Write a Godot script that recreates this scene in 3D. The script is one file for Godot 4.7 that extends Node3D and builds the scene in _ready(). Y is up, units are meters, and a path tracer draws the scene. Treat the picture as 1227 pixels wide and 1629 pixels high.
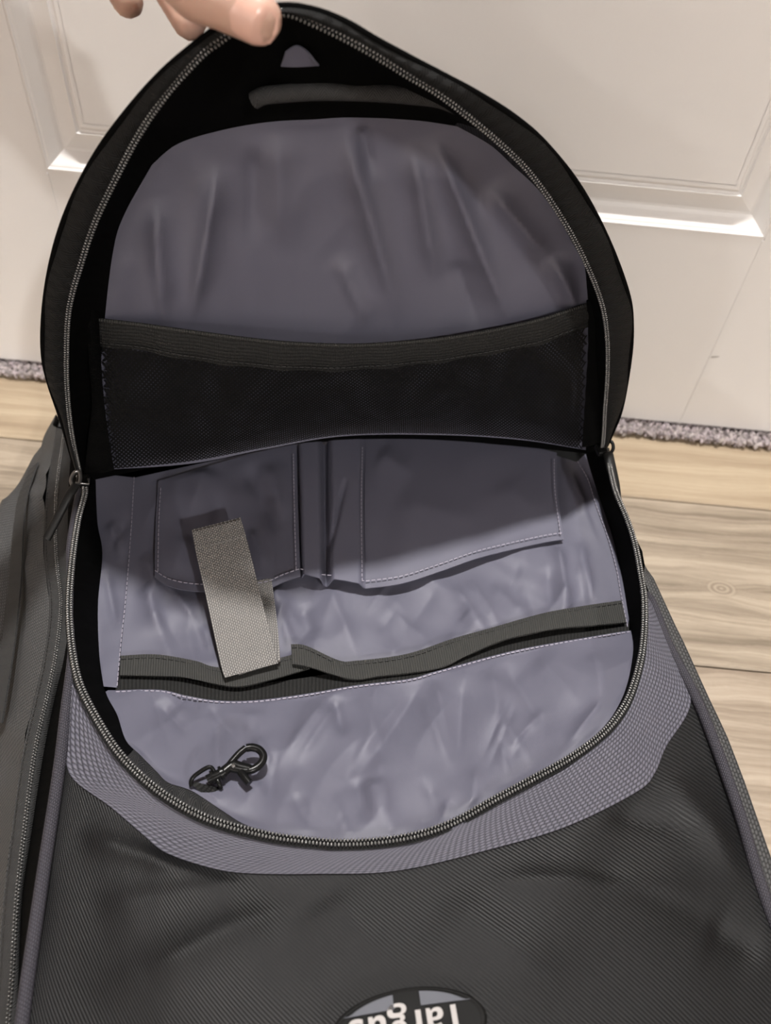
extends Node3D
# A soft laptop backpack lies on a plank floor in front of a white panel door; a hand lifts its zipped flap.
# Units are metres, y is up. The door's face is the plane z = 0 and the room is on its +z side.

const FOCAL := 1224.0            # focal length in pixels of the 1227 x 1629 frame
const HALF := Vector2(613.5, 814.5)
const RIM := 0.19                # height of the zipped opening above the floor
const LEAN := 0.10               # how far the lifted flap leans towards the viewer per metre of height

var eye := Vector3(0, 0.54, 0.65)
var cam_basis := Basis()
var bag_at := Transform3D()      # from the backpack's own axes to the room
var bag: Node3D
var M := {}
var names := {}
var rng := RandomNumberGenerator.new()
var noise := FastNoiseLite.new()
var crease := FastNoiseLite.new()

# ------------------------------------------------------------------ names and nodes
func numbered(called: String) -> String:
	if not names.has(called):
		names[called] = 0
		return called
	names[called] += 1
	return "%s_%03d" % [called, names[called]]

func tag(o: Node3D, label: String, category := "", group := "", kind := "") -> Node3D:
	if label:
		o.set_meta("label", label)
	if category:
		o.set_meta("category", category)
	if group:
		o.set_meta("group", group)
	if kind:
		o.set_meta("kind", kind)
	return o

func put(called: String, mesh: Mesh, mat: Material, parent: Node3D, label := "") -> MeshInstance3D:
	var o := MeshInstance3D.new()
	o.name = numbered(called)
	o.mesh = mesh
	o.material_override = mat
	parent.add_child(o, true)
	if label:
		o.set_meta("label", label)
	return o

func scatter(called: String, mesh: Mesh, mat: Material, where: Array, parent: Node3D, tints := []) -> MultiMeshInstance3D:
	var mm := MultiMesh.new()
	mm.transform_format = MultiMesh.TRANSFORM_3D
	mm.use_colors = tints.size() > 0
	mm.mesh = mesh
	mm.instance_count = where.size()
	for i in where.size():
		mm.set_instance_transform(i, where[i])
		if tints.size() > 0:
			mm.set_instance_color(i, tints[i])
	var o := MultiMeshInstance3D.new()
	o.name = numbered(called)
	o.multimesh = mm
	o.material_override = mat
	o.set_meta("kind", "stuff")
	parent.add_child(o, true)
	return o

# ------------------------------------------------------------------ measuring: from the photograph to real places
func sight(u: float, v: float) -> Vector3:
	return cam_basis * Vector3((u - HALF.x) / FOCAL, -(v - HALF.y) / FOCAL, -1.0)

func at_depth(u: float, v: float, d: float) -> Vector3:
	return eye + sight(u, v) * d

func at_height(u: float, v: float, y: float) -> Vector3:
	var r := sight(u, v)
	return eye + r * ((y - eye.y) / r.y)

func on_bag(u: float, v: float, y: float) -> Vector3:             # in the backpack's axes, at height y
	return bag_at.affine_inverse() * at_height(u, v, y)

func on_flap(u: float, v: float, d: float) -> Vector3:            # in the backpack's axes, d behind the lifted flap's zip
	var inv := bag_at.affine_inverse()
	var o := inv * eye
	var r := inv.basis * sight(u, v)
	var n := Vector3(0, -LEAN, 1)
	var p := o
	var forward := 0.0
	for i in 8:
		p = o + r * ((forward - d - n.dot(o - Vector3(0, RIM, 0))) / n.dot(r))
		forward = 0.013 * smoothstep(0.37, 0.47, p.y)      # the hand pulls the tip on towards the viewer
	return p

func seen_at(p: Vector3) -> Vector2:                              # where a point of the backpack is in the frame
	var q := cam_basis.inverse() * (bag_at * p - eye)
	return Vector2(q.x / -q.z, -q.y / -q.z) * FOCAL + HALF

func B(list: Array) -> PackedVector3Array:
	var out := PackedVector3Array()
	for a in list:
		out.append(on_bag(a[0], a[1], a[2]))
	return out

func L(list: Array) -> PackedVector3Array:
	var out := PackedVector3Array()
	for a in list:
		out.append(on_flap(a[0], a[1], a[2]))
	return out

# ------------------------------------------------------------------ curves and surfaces
func curve(pts: PackedVector3Array, n: int) -> PackedVector3Array:   # a smooth line through the points, n equal steps
	var fine := PackedVector3Array()
	var k := pts.size()
	for i in k - 1:
		var p0 := pts[maxi(i - 1, 0)]
		var p3 := pts[mini(i + 2, k - 1)]
		for j in 12:
			fine.append(pts[i].cubic_interpolate(pts[i + 1], p0, p3, j / 12.0))
	fine.append(pts[k - 1])
	var run := PackedFloat32Array([0.0])
	for i in range(1, fine.size()):
		run.append(run[i - 1] + fine[i].distance_to(fine[i - 1]))
	var total := run[run.size() - 1]
	var out := PackedVector3Array()
	var at := 0
	for i in n + 1:
		var want := total * i / n
		while at < fine.size() - 2 and run[at + 1] < want:
			at += 1
		var step := maxf(run[at + 1] - run[at], 1e-9)
		out.append(fine[at].lerp(fine[at + 1], clampf((want - run[at]) / step, 0, 1)))
	return out

func length_of(c: PackedVector3Array) -> float:
	var s := 0.0
	for i in c.size() - 1:
		s += c[i].distance_to(c[i + 1])
	return s

func away(c: PackedVector3Array, centre: Vector3, far: Callable, axis: Vector3) -> PackedVector3Array:  # a line shifted sideways, away from a centre
	var out := PackedVector3Array()
	var n := c.size()
	for i in n:
		var t := (c[mini(i + 1, n - 1)] - c[maxi(i - 1, 0)]).normalized()
		var side := t.cross(axis).normalized()
		if side.dot(c[i] - centre) < 0:
			side = -side
		out.append(c[i] + side * far.call(float(i) / (n - 1)))
	return out

func shift(c: PackedVector3Array, by: Vector3) -> PackedVector3Array:
	var out := PackedVector3Array()
	for p in c:
		out.append(p + by)
	return out

func grid(pts: PackedVector3Array, n: int, m: int, up: Vector3, thick := 0.0) -> ArrayMesh:
	# (n + 1) x (m + 1) points, row by row; up says which side is the outer one; thick adds a back face and edges
	var w := n + 1
	var nor := PackedVector3Array()
	var uv := PackedVector2Array()
	nor.resize(pts.size())
	uv.resize(pts.size())
	var flip := 0.0
	for j in m + 1:
		for i in w:
			var dx := pts[j * w + mini(i + 1, n)] - pts[j * w + maxi(i - 1, 0)]
			var dy := pts[mini(j + 1, m) * w + i] - pts[maxi(j - 1, 0) * w + i]
			var q := dx.cross(dy)
			q = q.normalized() if q.length() > 1e-12 else up
			flip += q.dot(up)
			nor[j * w + i] = q
	var turned := flip < 0
	if turned:
		for i in nor.size():
			nor[i] = -nor[i]
	var mid := m / 2
	var run := 0.0
	var us := PackedFloat32Array()
	for i in w:
		if i:
			run += pts[mid * w + i].distance_to(pts[mid * w + i - 1])
		us.append(run)
	run = 0.0
	for j in m + 1:
		if j:
			run += pts[j * w + n / 2].distance_to(pts[(j - 1) * w + n / 2])
		for i in w:
			uv[j * w + i] = Vector2(us[i], run)
	var idx := PackedInt32Array()
	for j in m:
		for i in n:
			var a := j * w + i
			if turned:
				idx.append_array([a, a + 1, a + w, a + 1, a + w + 1, a + w])
			else:
				idx.append_array([a, a + w, a + 1, a + 1, a + w, a + w + 1])
	if thick > 0.0:
		var base := pts.size()
		for k in base:
			pts.append(pts[k] - nor[k] * thick)
			nor.append(-nor[k])
			uv.append(uv[k])
		var c := idx.size()
		for k in range(0, c, 3):
			idx.append_array([idx[k] + base, idx[k + 2] + base, idx[k + 1] + base])
		var loop := []
		for i in n:
			loop.append([i, i + 1])
			loop.append([m * w + i + 1, m * w + i])
		for j in m:
			loop.append([(j + 1) * w, j * w])
			loop.append([j * w + n, (j + 1) * w + n])
		for e in loop:
			var a: int = e[0]
			var b: int = e[1]
			var f := (pts[b] - pts[a]).cross(nor[a]).normalized()
			if turned:
				f = -f
			var s := pts.size()
			pts.append_array([pts[a], pts[b], pts[b + base], pts[a + base]])
			for k in 4:
				nor.append(f)
			uv.append_array([uv[a], uv[b], uv[b] + Vector2(0, thick), uv[a] + Vector2(0, thick)])
			if turned:
				idx.append_array([s, s + 2, s + 1, s, s + 3, s + 2])
			else:
				idx.append_array([s, s + 1, s + 2, s, s + 2, s + 3])
	return arrays(pts, nor, uv, idx)

func arrays(pts: PackedVector3Array, nor: PackedVector3Array, uv: PackedVector2Array, idx: PackedInt32Array) -> ArrayMesh:
	var a := []
	a.resize(Mesh.ARRAY_MAX)
	a[Mesh.ARRAY_VERTEX] = pts
	a[Mesh.ARRAY_NORMAL] = nor
	a[Mesh.ARRAY_TEX_UV] = uv
	a[Mesh.ARRAY_INDEX] = idx
	var mesh := ArrayMesh.new()
	mesh.add_surface_from_arrays(Mesh.PRIMITIVE_TRIANGLES, a)
	return mesh

func still(_s: float, _t: float, _p: Vector3) -> float:
	return 0.0

func loft(c0: PackedVector3Array, c1: PackedVector3Array, m: int, up: Vector3, bump = null, thick := 0.0) -> ArrayMesh:
	var n := c0.size() - 1
	var pts := PackedVector3Array()
	for j in m + 1:
		var t := float(j) / m
		for i in n + 1:
			var p := c0[i].lerp(c1[i], t)
			if bump != null:
				p += up * bump.call(float(i) / n, t, p)
			pts.append(p)
	return grid(pts, n, m, up, thick)

func coons_points(top: PackedVector3Array, bot: PackedVector3Array, left: PackedVector3Array, right: PackedVector3Array) -> PackedVector3Array:
	var n := top.size() - 1
	var m := left.size() - 1
	var pts := PackedVector3Array()
	for j in m + 1:
		var t := float(j) / m
		for i in n + 1:
			var s := float(i) / n
			var ruled := top[i] * (1 - t) + bot[i] * t + left[j] * (1 - s) + right[j] * s
			pts.append(ruled - (top[0] * (1 - s) * (1 - t) + top[n] * s * (1 - t) + bot[0] * (1 - s) * t + bot[n] * s * t))
	return pts

func coons(top: PackedVector3Array, bot: PackedVector3Array, left: PackedVector3Array, right: PackedVector3Array, up: Vector3, bump = null, thick := 0.0) -> ArrayMesh:
	var pts := coons_points(top, bot, left, right)
	var n := top.size() - 1
	var m := left.size() - 1
	if bump != null:
		for j in m + 1:
			for i in n + 1:
				pts[j * (n + 1) + i] += up * bump.call(float(i) / n, float(j) / m, pts[j * (n + 1) + i])
	return grid(pts, n, m, up, thick)

func strips(rows: Array, up: Vector3, each := 4, bump = null) -> ArrayMesh:   # a smooth skin through several lines of equal count
	var n: int = rows[0].size() - 1
	var cols := []
	var m := (rows.size() - 1) * each
	for i in n + 1:
		var c := PackedVector3Array()
		for r in rows:
			c.append(r[i])
		cols.append(curve(c, m))
	var pts := PackedVector3Array()
	for j in m + 1:
		for i in n + 1:
			var p: Vector3 = cols[i][j]
			if bump != null:
				p += up * bump.call(float(i) / n, float(j) / m, p)
			pts.append(p)
	return grid(pts, n, m, up)

func tube(path: PackedVector3Array, r: float, sides := 8, closed := false, flat := 1.0) -> ArrayMesh:
	var k := path.size()
	var pts := PackedVector3Array()
	var nor := PackedVector3Array()
	var uv := PackedVector2Array()
	var idx := PackedInt32Array()
	var side := Vector3.ZERO
	var run := 0.0
	for i in k:
		var t: Vector3
		if closed:
			t = (path[(i + 1) % k] - path[(i + k - 1) % k]).normalized()
		else:
			t = (path[mini(i + 1, k - 1)] - path[maxi(i - 1, 0)]).normalized()
		if i == 0:
			side = t.cross(Vector3.UP if absf(t.y) < 0.9 else Vector3.RIGHT).normalized()
		else:
			side = (side - t * side.dot(t)).normalized()
			run += path[i].distance_to(path[i - 1])
		var over := side.cross(t).normalized()
		for j in sides + 1:
			var a := TAU * j / sides
			var d := side * cos(a) + over * sin(a) * flat
			pts.append(path[i] + d * r)
			nor.append((side * cos(a) * flat + over * sin(a)).normalized())
			uv.append(Vector2(run, r * a))
	var w := sides + 1
	for i in (k if closed else k - 1):
		var n := ((i + 1) % k) * w
		for j in sides:
			idx.append_array([i * w + j, i * w + j + 1, n + j, i * w + j + 1, n + j + 1, n + j])
	if not closed:
		for e in [0, k - 1]:
			var c := pts.size()
			var t := (path[1] - path[0]) if e == 0 else (path[k - 2] - path[k - 1])
			pts.append(path[e])
			nor.append(-t.normalized())
			uv.append(Vector2.ZERO)
			for j in sides:
				pts.append(pts[e * w + j])
				nor.append(-t.normalized())
				uv.append(Vector2.ZERO)
			for j in sides:
				var a := c + 1 + j
				var b := c + 1 + (j + 1) % sides
				idx.append_array([c, b, a] if e == 0 else [c, a, b])
	return arrays(pts, nor, uv, idx)

func joined(meshes: Array) -> ArrayMesh:
	var st := SurfaceTool.new()
	for m in meshes:
		st.append_from(m, 0, Transform3D())
	return st.commit()

func rounded_box(size: Vector3, r: float) -> ArrayMesh:           # a box whose twelve edges are rounded off
	var pts := PackedVector3Array()
	var nor := PackedVector3Array()
	var uv := PackedVector2Array()
	var idx := PackedInt32Array()
	var inner := size / 2 - Vector3.ONE * r
	var stops := [-1.0, -0.55, 0.55, 1.0]
	for axis in 3:
		for sgn in [-1.0, 1.0]:
			var base := pts.size()
			for a in 4:
				for b in 4:
					var q := Vector3.ZERO
					q[axis] = sgn
					q[(axis + 1) % 3] = signf(stops[a]) * (1.0 if a in [0, 3] else 0.0)
					q[(axis + 2) % 3] = signf(stops[b]) * (1.0 if b in [0, 3] else 0.0)
					var core := Vector3(inner)
					core[axis] *= sgn
					core[(axis + 1) % 3] *= signf(stops[a])
					core[(axis + 2) % 3] *= signf(stops[b])
					var n := q.normalized()
					pts.append(core + n * r)
					nor.append(n)
					uv.append(Vector2(pts[-1][(axis + 1) % 3], pts[-1][(axis + 2) % 3]))
			for a in 3:
				for b in 3:
					var p := base + a * 4 + b
					if sgn > 0:
						idx.append_array([p, p + 1, p + 4, p + 1, p + 5, p + 4])
					else:
						idx.append_array([p, p + 4, p + 1, p + 1, p + 4, p + 5])
	return arrays(pts, nor, uv, idx)

# ------------------------------------------------------------------ folds in cloth
func ridge(p: Vector2, f: Array) -> float:      # f: from u, v to u, v, width, height of one fold, sharp along its crest
	var a := Vector2(f[0], f[1])
	var ab := Vector2(f[2], f[3]) - a
	var t := (p - a).dot(ab) / ab.length_squared()
	var d: float = p.distance_to(a + ab * clampf(t, 0, 1))
	var w: float = f[4]
	var fade := smoothstep(-0.02, 0.25, t) * (1.0 - smoothstep(0.6, 1.05, t)) if t > -0.1 and t < 1.1 else 0.0
	return f[5] * fade * exp(-(sqrt(d * d + 6.0) - 2.45) / w)

func creases_in(region: Rect2, count: int, seed_no: int, amp: float) -> Array:      # more small creases, spread over part of a cloth
	var r := RandomNumberGenerator.new()
	r.seed = seed_no
	var out := []
	for i in count:
		var p := region.position + Vector2(r.randf(), r.randf()) * region.size
		var q := p + Vector2.from_angle(r.randf_range(0.9, 2.3)) * r.randf_range(50, 150)
		out.append([p.x, p.y, q.x, q.y, r.randf_range(5, 16), amp * r.randf_range(0.4, 1.0) * (1.0 if r.randf() < 0.6 else -1.0)])
	return out

func folded(folds: Array, rough: float, scale: float, edge := true, crumple := 0.0) -> Callable:
	return func(s: float, t: float, p: Vector3) -> float:
		var q := seen_at(p)
		var h := 0.0
		for f in folds:
			h += ridge(q, f)
		h += 0.3 * rough * noise.get_noise_3d(p.x * scale, p.y * scale, p.z * scale)
		if crumple > 0.0:
			h += crumple * (1.0 - 2.4 * absf(crease.get_noise_3d(p.x * 1.25 + p.z * 0.5, p.y, p.z * 0.7)))
			h += 0.15 * crumple * (1.0 - 2.4 * absf(crease.get_noise_3d(p.x * 2.4 - p.z * 0.8 + 7.0, p.y * 2.0, p.z * 1.7)))
		if edge:
			h *= smoothstep(0, 0.06, s) * smoothstep(0, 0.06, 1 - s) * smoothstep(0, 0.05, t) * smoothstep(0, 0.05, 1 - t)
		return h

# ------------------------------------------------------------------ materials
func weave(n: int, f: Callable, strength: float) -> ImageTexture:      # a normal map from a height that repeats over 0..1
	var h := PackedFloat32Array()
	h.resize(n * n)
	for y in n:
		for x in n:
			h[y * n + x] = f.call(float(x) / n, float(y) / n)
	var data := PackedByteArray()
	data.resize(n * n * 3)
	for y in n:
		for x in n:
			var dx := h[y * n + (x + 1) % n] - h[y * n + (x + n - 1) % n]
			var dy := h[((y + 1) % n) * n + x] - h[((y + n - 1) % n) * n + x]
			var q := Vector3(-dx * strength, dy * strength, 1).normalized()
			var o := (y * n + x) * 3
			data[o] = int((q.x * 0.5 + 0.5) * 255)
			data[o + 1] = int((q.y * 0.5 + 0.5) * 255)
			data[o + 2] = int((q.z * 0.5 + 0.5) * 255)
	return ImageTexture.create_from_image(Image.create_from_data(n, n, false, Image.FORMAT_RGB8, data))

func two_tone(n: int, f: Callable, low: float, seed_no: int, vary := 0.25) -> ImageTexture:   # cloth of darker warp and lighter weft yarns
	var r := RandomNumberGenerator.new()
	r.seed = seed_no
	var data := PackedByteArray()
	data.resize(n * n * 3)
	for y in n:
		for x in n:
			var v: float = lerpf(low, 1.0, f.call(float(x) / n, float(y) / n)) * (1.0 - vary * r.randf())
			var o := (y * n + x) * 3
			for k in 3:
				data[o + k] = int(clampf(v, 0, 1) * 255)
	return ImageTexture.create_from_image(Image.create_from_data(n, n, false, Image.FORMAT_RGB8, data))

func speckle(n: int, low: float, high: float, sharp: float, seed_no: int) -> ImageTexture:     # yarns that differ a little in tone
	var r := RandomNumberGenerator.new()
	r.seed = seed_no
	var data := PackedByteArray()
	data.resize(n * n * 3)
	for i in n * n:
		var v := int(255 * lerpf(low, high, pow(r.randf(), sharp)))
		data[i * 3] = v
		data[i * 3 + 1] = v
		data[i * 3 + 2] = v
	return ImageTexture.create_from_image(Image.create_from_data(n, n, false, Image.FORMAT_RGB8, data))

func lin(r: float, g: float, b: float) -> Color:
	return Color(r, g, b).linear_to_srgb()

func cloth(c: Color, rough: float, spec: float, tile: float, normal: Texture2D, depth: float, sheen := 0.0) -> StandardMaterial3D:
	var m := StandardMaterial3D.new()
	m.albedo_color = c
	m.roughness = rough
	m.metallic_specular = spec
	m.uv1_scale = Vector3.ONE / tile
	if normal:
		m.normal_enabled = true
		m.normal_texture = normal
		m.normal_scale = depth
	if sheen > 0:
		m.rim_enabled = true
		m.rim = sheen
		m.rim_tint = 0.6
	m.cull_mode = BaseMaterial3D.CULL_DISABLED
	return m

func plain(c: Color, rough: float, spec := 0.5, metal := 0.0) -> StandardMaterial3D:
	var m := StandardMaterial3D.new()
	m.albedo_color = c
	m.roughness = rough
	m.metallic_specular = spec
	m.metallic = metal
	return m

func brick_weave(x: float, y: float, nx: int, ny: int) -> float:
	var row := int(floor(y * ny))
	var fx := fposmod(x * nx + 0.5 * (row % 2), 1.0)
	var fy := fposmod(y * ny, 1.0)
	return sqrt(maxf(0, sin(PI * fx))) * sqrt(maxf(0, sin(PI * fy)))

func make_materials() -> void:
	var twill := weave(256, func(x, y):
		var a: float = 8.0 * x - 8.0 * y
		return pow(0.5 + 0.5 * sin(TAU * a), 0.7) * (0.8 + 0.2 * sin(TAU * (18.0 * x + 18.0 * y))), 1.6)
	var basket_yarn := func(x, y): return brick_weave(x + 0.25 * y, y, 8, 12)
	var strap_yarn := func(x, y): return brick_weave(x, y, 10, 16)
	var twill_yarn := func(x, y):
		var a: float = 8.0 * x - 8.0 * y
		return pow(0.5 + 0.5 * sin(TAU * a), 0.7) * (0.8 + 0.2 * sin(TAU * (18.0 * x + 18.0 * y)))
	var basket := weave(256, basket_yarn, 2.2)
	var basket_tone := two_tone(256, basket_yarn, 0.50, 5)
	var herring := weave(256, func(x, y):
		var side: float = absf(fposmod(x * 2.0, 1.0) - 0.5) * 2.0
		return 0.5 + 0.5 * sin(TAU * (3.0 * side + 10.0 * y)), 1.6)
	var satin := weave(256, func(x, y): return 0.5 + 0.25 * sin(TAU * (22.0 * x - 30.0 * y)) + 0.2 * sin(TAU * (30.0 * x + 9.0 * y)), 1.0)
	var ribs := weave(128, func(x, y): return pow(absf(sin(PI * 8.0 * x)), 0.6) + 0.08 * sin(TAU * 16.0 * y), 1.6)
	var strap := weave(256, func(x, y): return brick_weave(x, y, 10, 16), 2.4)
	var elastic := weave(128, func(x, y): return pow(absf(sin(PI * 6.0 * y)), 0.6) + 0.25 * sin(TAU * 12.0 * x), 1.4)
	M.twill = cloth(lin(0.0145, 0.0145, 0.0156), 0.48, 0.36, 0.0155, twill, 0.9)
	M.twill.albedo_texture = two_tone(256, twill_yarn, 0.62, 3, 0.4)
	M.side = cloth(lin(0.124, 0.124, 0.125), 0.66, 0.32, 0.020, basket, 1.0)
	M.side.albedo_texture = basket_tone
	M.yoke = cloth(lin(0.172, 0.168, 0.210), 0.55, 0.40, 0.022, basket, 1.4)
	M.yoke.albedo_texture = basket_tone
	M.lining = cloth(lin(0.106, 0.105, 0.140), 0.52, 0.46, 0.016, satin, 0.40)
	M.tape = cloth(lin(0.0095, 0.0095, 0.0095), 0.62, 0.26, 0.014, herring, 1.4)
	M.side_tape = cloth(lin(0.036, 0.036, 0.0362), 0.66, 0.30, 0.014, herring, 1.4)
	M.black = cloth(lin(0.0032, 0.0032, 0.0032), 0.8, 0.10, 0.012, herring, 0.8)
	M.rib = cloth(lin(0.040, 0.040, 0.038), 0.68, 0.30, 0.0110, ribs, 1.6)
	M.rib_dark = cloth(lin(0.021, 0.021, 0.0205), 0.7, 0.28, 0.0170, ribs, 1.8)
	M.strap = cloth(lin(0.37, 0.355, 0.34), 0.55, 0.40, 0.0185, strap, 1.8)
	M.strap.albedo_texture = two_tone(256, strap_yarn, 0.66, 6, 0.2)
	M.elastic = cloth(lin(0.015, 0.015, 0.0145), 0.6, 0.3, 0.012, elastic, 1.2)
	M.piping = cloth(lin(0.080, 0.075, 0.094), 0.6, 0.38, 0.012, basket, 1.4)
	M.piping.albedo_texture = basket_tone
	M.thread = plain(lin(0.30, 0.28, 0.34), 0.5)
	M.dark_thread = plain(lin(0.02, 0.02, 0.02), 0.5)
	M.net = plain(lin(0.005, 0.005, 0.005), 0.6, 0.25)
	M.net.cull_mode = BaseMaterial3D.CULL_DISABLED
	M.teeth = plain(lin(0.22, 0.22, 0.216), 0.25, 0.8, 0.6)
	M.metal = plain(lin(0.007, 0.007, 0.007), 0.25, 0.28, 0.0)
	M.bright = plain(lin(0.26, 0.255, 0.25), 0.28, 0.6, 0.8)
	M.rubber = plain(lin(0.010, 0.010, 0.010), 0.5, 0.35)
	M.badge = plain(lin(0.006, 0.0058, 0.0056), 0.6, 0.25)
	M.badge_grey = plain(lin(0.085, 0.088, 0.105), 0.5, 0.3)
	M.letters = plain(lin(0.34, 0.32, 0.31), 0.5, 0.4)
	var paint := plain(lin(0.74, 0.722, 0.708), 0.42, 0.45)
	paint.normal_enabled = true
	var pebbled := NoiseTexture2D.new()
	pebbled.width = 256
	pebbled.height = 256
	pebbled.seamless = true
	pebbled.as_normal_map = true
	pebbled.bump_strength = 0.6
	var fine := FastNoiseLite.new()
	fine.seed = 4
	fine.frequency = 0.05
	pebbled.noise = fine
	paint.normal_texture = pebbled
	paint.normal_scale = 0.18
	paint.uv1_triplanar = true
	paint.uv1_scale = Vector3.ONE * 9.0
	M.paint = paint
	M.wall = plain(lin(0.34, 0.31, 0.28), 0.8, 0.3)
	M.ceiling = plain(lin(0.50, 0.47, 0.44), 0.85, 0.3)
	M.pile = plain(lin(0.36, 0.325, 0.32), 0.9, 0.2)
	M.pile.vertex_color_use_as_albedo = true
	M.pile_base = plain(lin(0.20, 0.17, 0.165), 0.95, 0.1)
	var skin := plain(lin(0.47, 0.30, 0.235), 0.48, 0.45)
	skin.subsurf_scatter_enabled = true
	skin.subsurf_scatter_strength = 0.12
	skin.normal_enabled = true
	var pores := NoiseTexture2D.new()
	pores.width = 256
	pores.height = 256
	pores.seamless = true
	pores.as_normal_map = true
	pores.bump_strength = 2.0
	var pn := FastNoiseLite.new()
	pn.noise_type = FastNoiseLite.TYPE_CELLULAR
	pn.frequency = 0.07
	pn.seed = 9
	pores.noise = pn
	skin.normal_texture = pores
	skin.normal_scale = 0.25
	skin.uv1_triplanar = true
	skin.uv1_scale = Vector3.ONE * 40.0
	M.skin = skin
	M.nail = plain(lin(0.60, 0.37, 0.30), 0.25, 0.55)

func plank_texture(seed_no: int, knot: Vector2, light: Color, dark: Color) -> ImageTexture:   # weathered oak: long grain, a few bands, one knot
	var w := 1024
	var h := 256
	var a := FastNoiseLite.new()
	a.seed = seed_no
	a.frequency = 1.0
	a.fractal_octaves = 4
	var data := PackedByteArray()
	data.resize(w * h * 3)
	for y in h:
		for x in w:
			var px := 1.22 * x / w
			var py := 0.19 * y / h
			var warp := 0.006 * a.get_noise_2d(px * 5.0, py * 16.0 + 40.0)
			var k := Vector2(px - knot.x, (py - knot.y) * 1.5)
			var kd := k.length()
			var near := exp(-kd * kd / 0.0012)
			var gy := py + warp + signf(py - knot.y) * 0.006 * near
			var band := a.get_noise_2d(px * 1.6, gy * 42.0)
			var line := a.get_noise_2d(px * 5.0 + 70.0, gy * 260.0)
			var hair := a.get_noise_2d(px * 26.0 + 9.0, gy * 900.0)
			var v := 0.55 + 0.75 * band + 0.42 * line + 0.20 * hair
			if kd < 0.016:
				v = lerpf(v, 0.5 + 0.45 * sin(kd * 1150.0 + 1.0), 0.75 * (1.0 - smoothstep(0.011, 0.016, kd)))
			v = clampf(v, 0, 1)
			var c := dark.lerp(light, v)
			var o := (y * w + x) * 3
			data[o] = int(clampf(c.r, 0, 1) * 255)
			data[o + 1] = int(clampf(c.g, 0, 1) * 255)
			data[o + 2] = int(clampf(c.b, 0, 1) * 255)
	return ImageTexture.create_from_image(Image.create_from_data(w, h, false, Image.FORMAT_RGB8, data))

# ------------------------------------------------------------------ the room
func box(called: String, size: Vector3, at: Vector3, mat: Material, parent: Node3D) -> MeshInstance3D:
	var m := BoxMesh.new()
	m.size = size
	var o := put(called, m, mat, parent)
	o.position = at
	return o

func structure(o: Node3D, label: String, category: String) -> void:
	tag(o, label, category, "", "structure")

func build_room() -> void:
	var left := -3.6
	var right := 1.9
	var far := 6.8
	var high := 2.45
	var wide := right - left
	var mid := (left + right) / 2
	var f := box("floor", Vector3(wide + 0.4, 0.1, far + 0.5), Vector3(mid, -0.062, far / 2 - 0.05), M.pile_base, self)
	structure(f, "floor of weathered tan oak planks in front of the white door", "floor")
	# planks, each 19 cm wide and 1.22 m long with a small bevel, staggered from row to row
	var looks := []
	var tones := [[lin(0.415, 0.335, 0.235), lin(0.28, 0.212, 0.143)], [lin(0.39, 0.325, 0.25), lin(0.18, 0.143, 0.105)], [lin(0.41, 0.34, 0.265), lin(0.22, 0.172, 0.127)]]
	for i in 3:
		var m := StandardMaterial3D.new()
		m.albedo_texture = plank_texture(11 + i * 7, Vector2(0.60, 0.105) if i == 1 else Vector2(0.80, 0.05), tones[i][0], tones[i][1])
		m.roughness = 0.5
		m.metallic_specular = 0.42
		m.uv1_scale = Vector3(1.0 / 1.22, 1.0 / 0.19, 1)
		looks.append(m)
	var shape := plank_shape(Vector3(1.218, 0.012, 0.1885))
	var row := 0
	var z := 0.105 - 0.19
	while z < 2.0:
		var x: float = left - 0.15 - [0.05, 0.45, 0.60, 0.25][row % 4]
		if row == 1:
			x = 0.307 - 0.60 - 1.22 * 3 
		while x < right:
			var pick: int = [0, 1, 2][row % 3]
			var p := put("plank", shape, looks[pick], f)
			p.position = Vector3(x + 0.61, -0.006, z + 0.095) - f.position
			x += 1.22
		z += 0.19
		row += 1
	var c := box("ceiling", Vector3(wide + 0.4, 0.1, far + 0.5), Vector3(mid, high + 0.05, far / 2 - 0.05), M.ceiling, self)
	structure(c, "white painted ceiling above the doorway", "ceiling")
	# walls with thickness; the front one has the doorway
	var fw := Node3D.new()
	fw.name = "wall_front"
	add_child(fw)
	box("wall_section", Vector3(-0.462 - left + 0.1, high, 0.12), Vector3((left - 0.1 - 0.462) / 2, high / 2, -0.055), M.wall, fw)
	box("wall_section", Vector3(right + 0.1 - 0.446, high, 0.12), Vector3((right + 0.1 + 0.446) / 2, high / 2, -0.055), M.wall, fw)
	box("wall_section", Vector3(0.908, high - 2.055, 0.12), Vector3(-0.008, (high + 2.055) / 2, -0.055), M.wall, fw)
	structure(fw, "plain wall around the white door", "wall")
	structure(box("wall_left", Vector3(0.1, high, far + 0.4), Vector3(left - 0.05, high / 2, far / 2), M.wall, self), "plain wall on the left of the doorway", "wall")
	structure(box("wall_right", Vector3(0.1, high, far + 0.4), Vector3(right + 0.05, high / 2, far / 2), M.wall, self), "plain wall on the right of the doorway", "wall")
	structure(box("wall_back", Vector3(wide + 0.2, high, 0.1), Vector3(mid, high / 2, far + 0.05), M.wall, self), "plain wall opposite the white door", "wall")
	structure(box("wall_beyond", Vector3(1.2, high, 0.06), Vector3(-0.008, high / 2, -0.33), M.wall, self), "wall of the next room behind the door", "wall")
	build_door()
	build_carpet()

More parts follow.
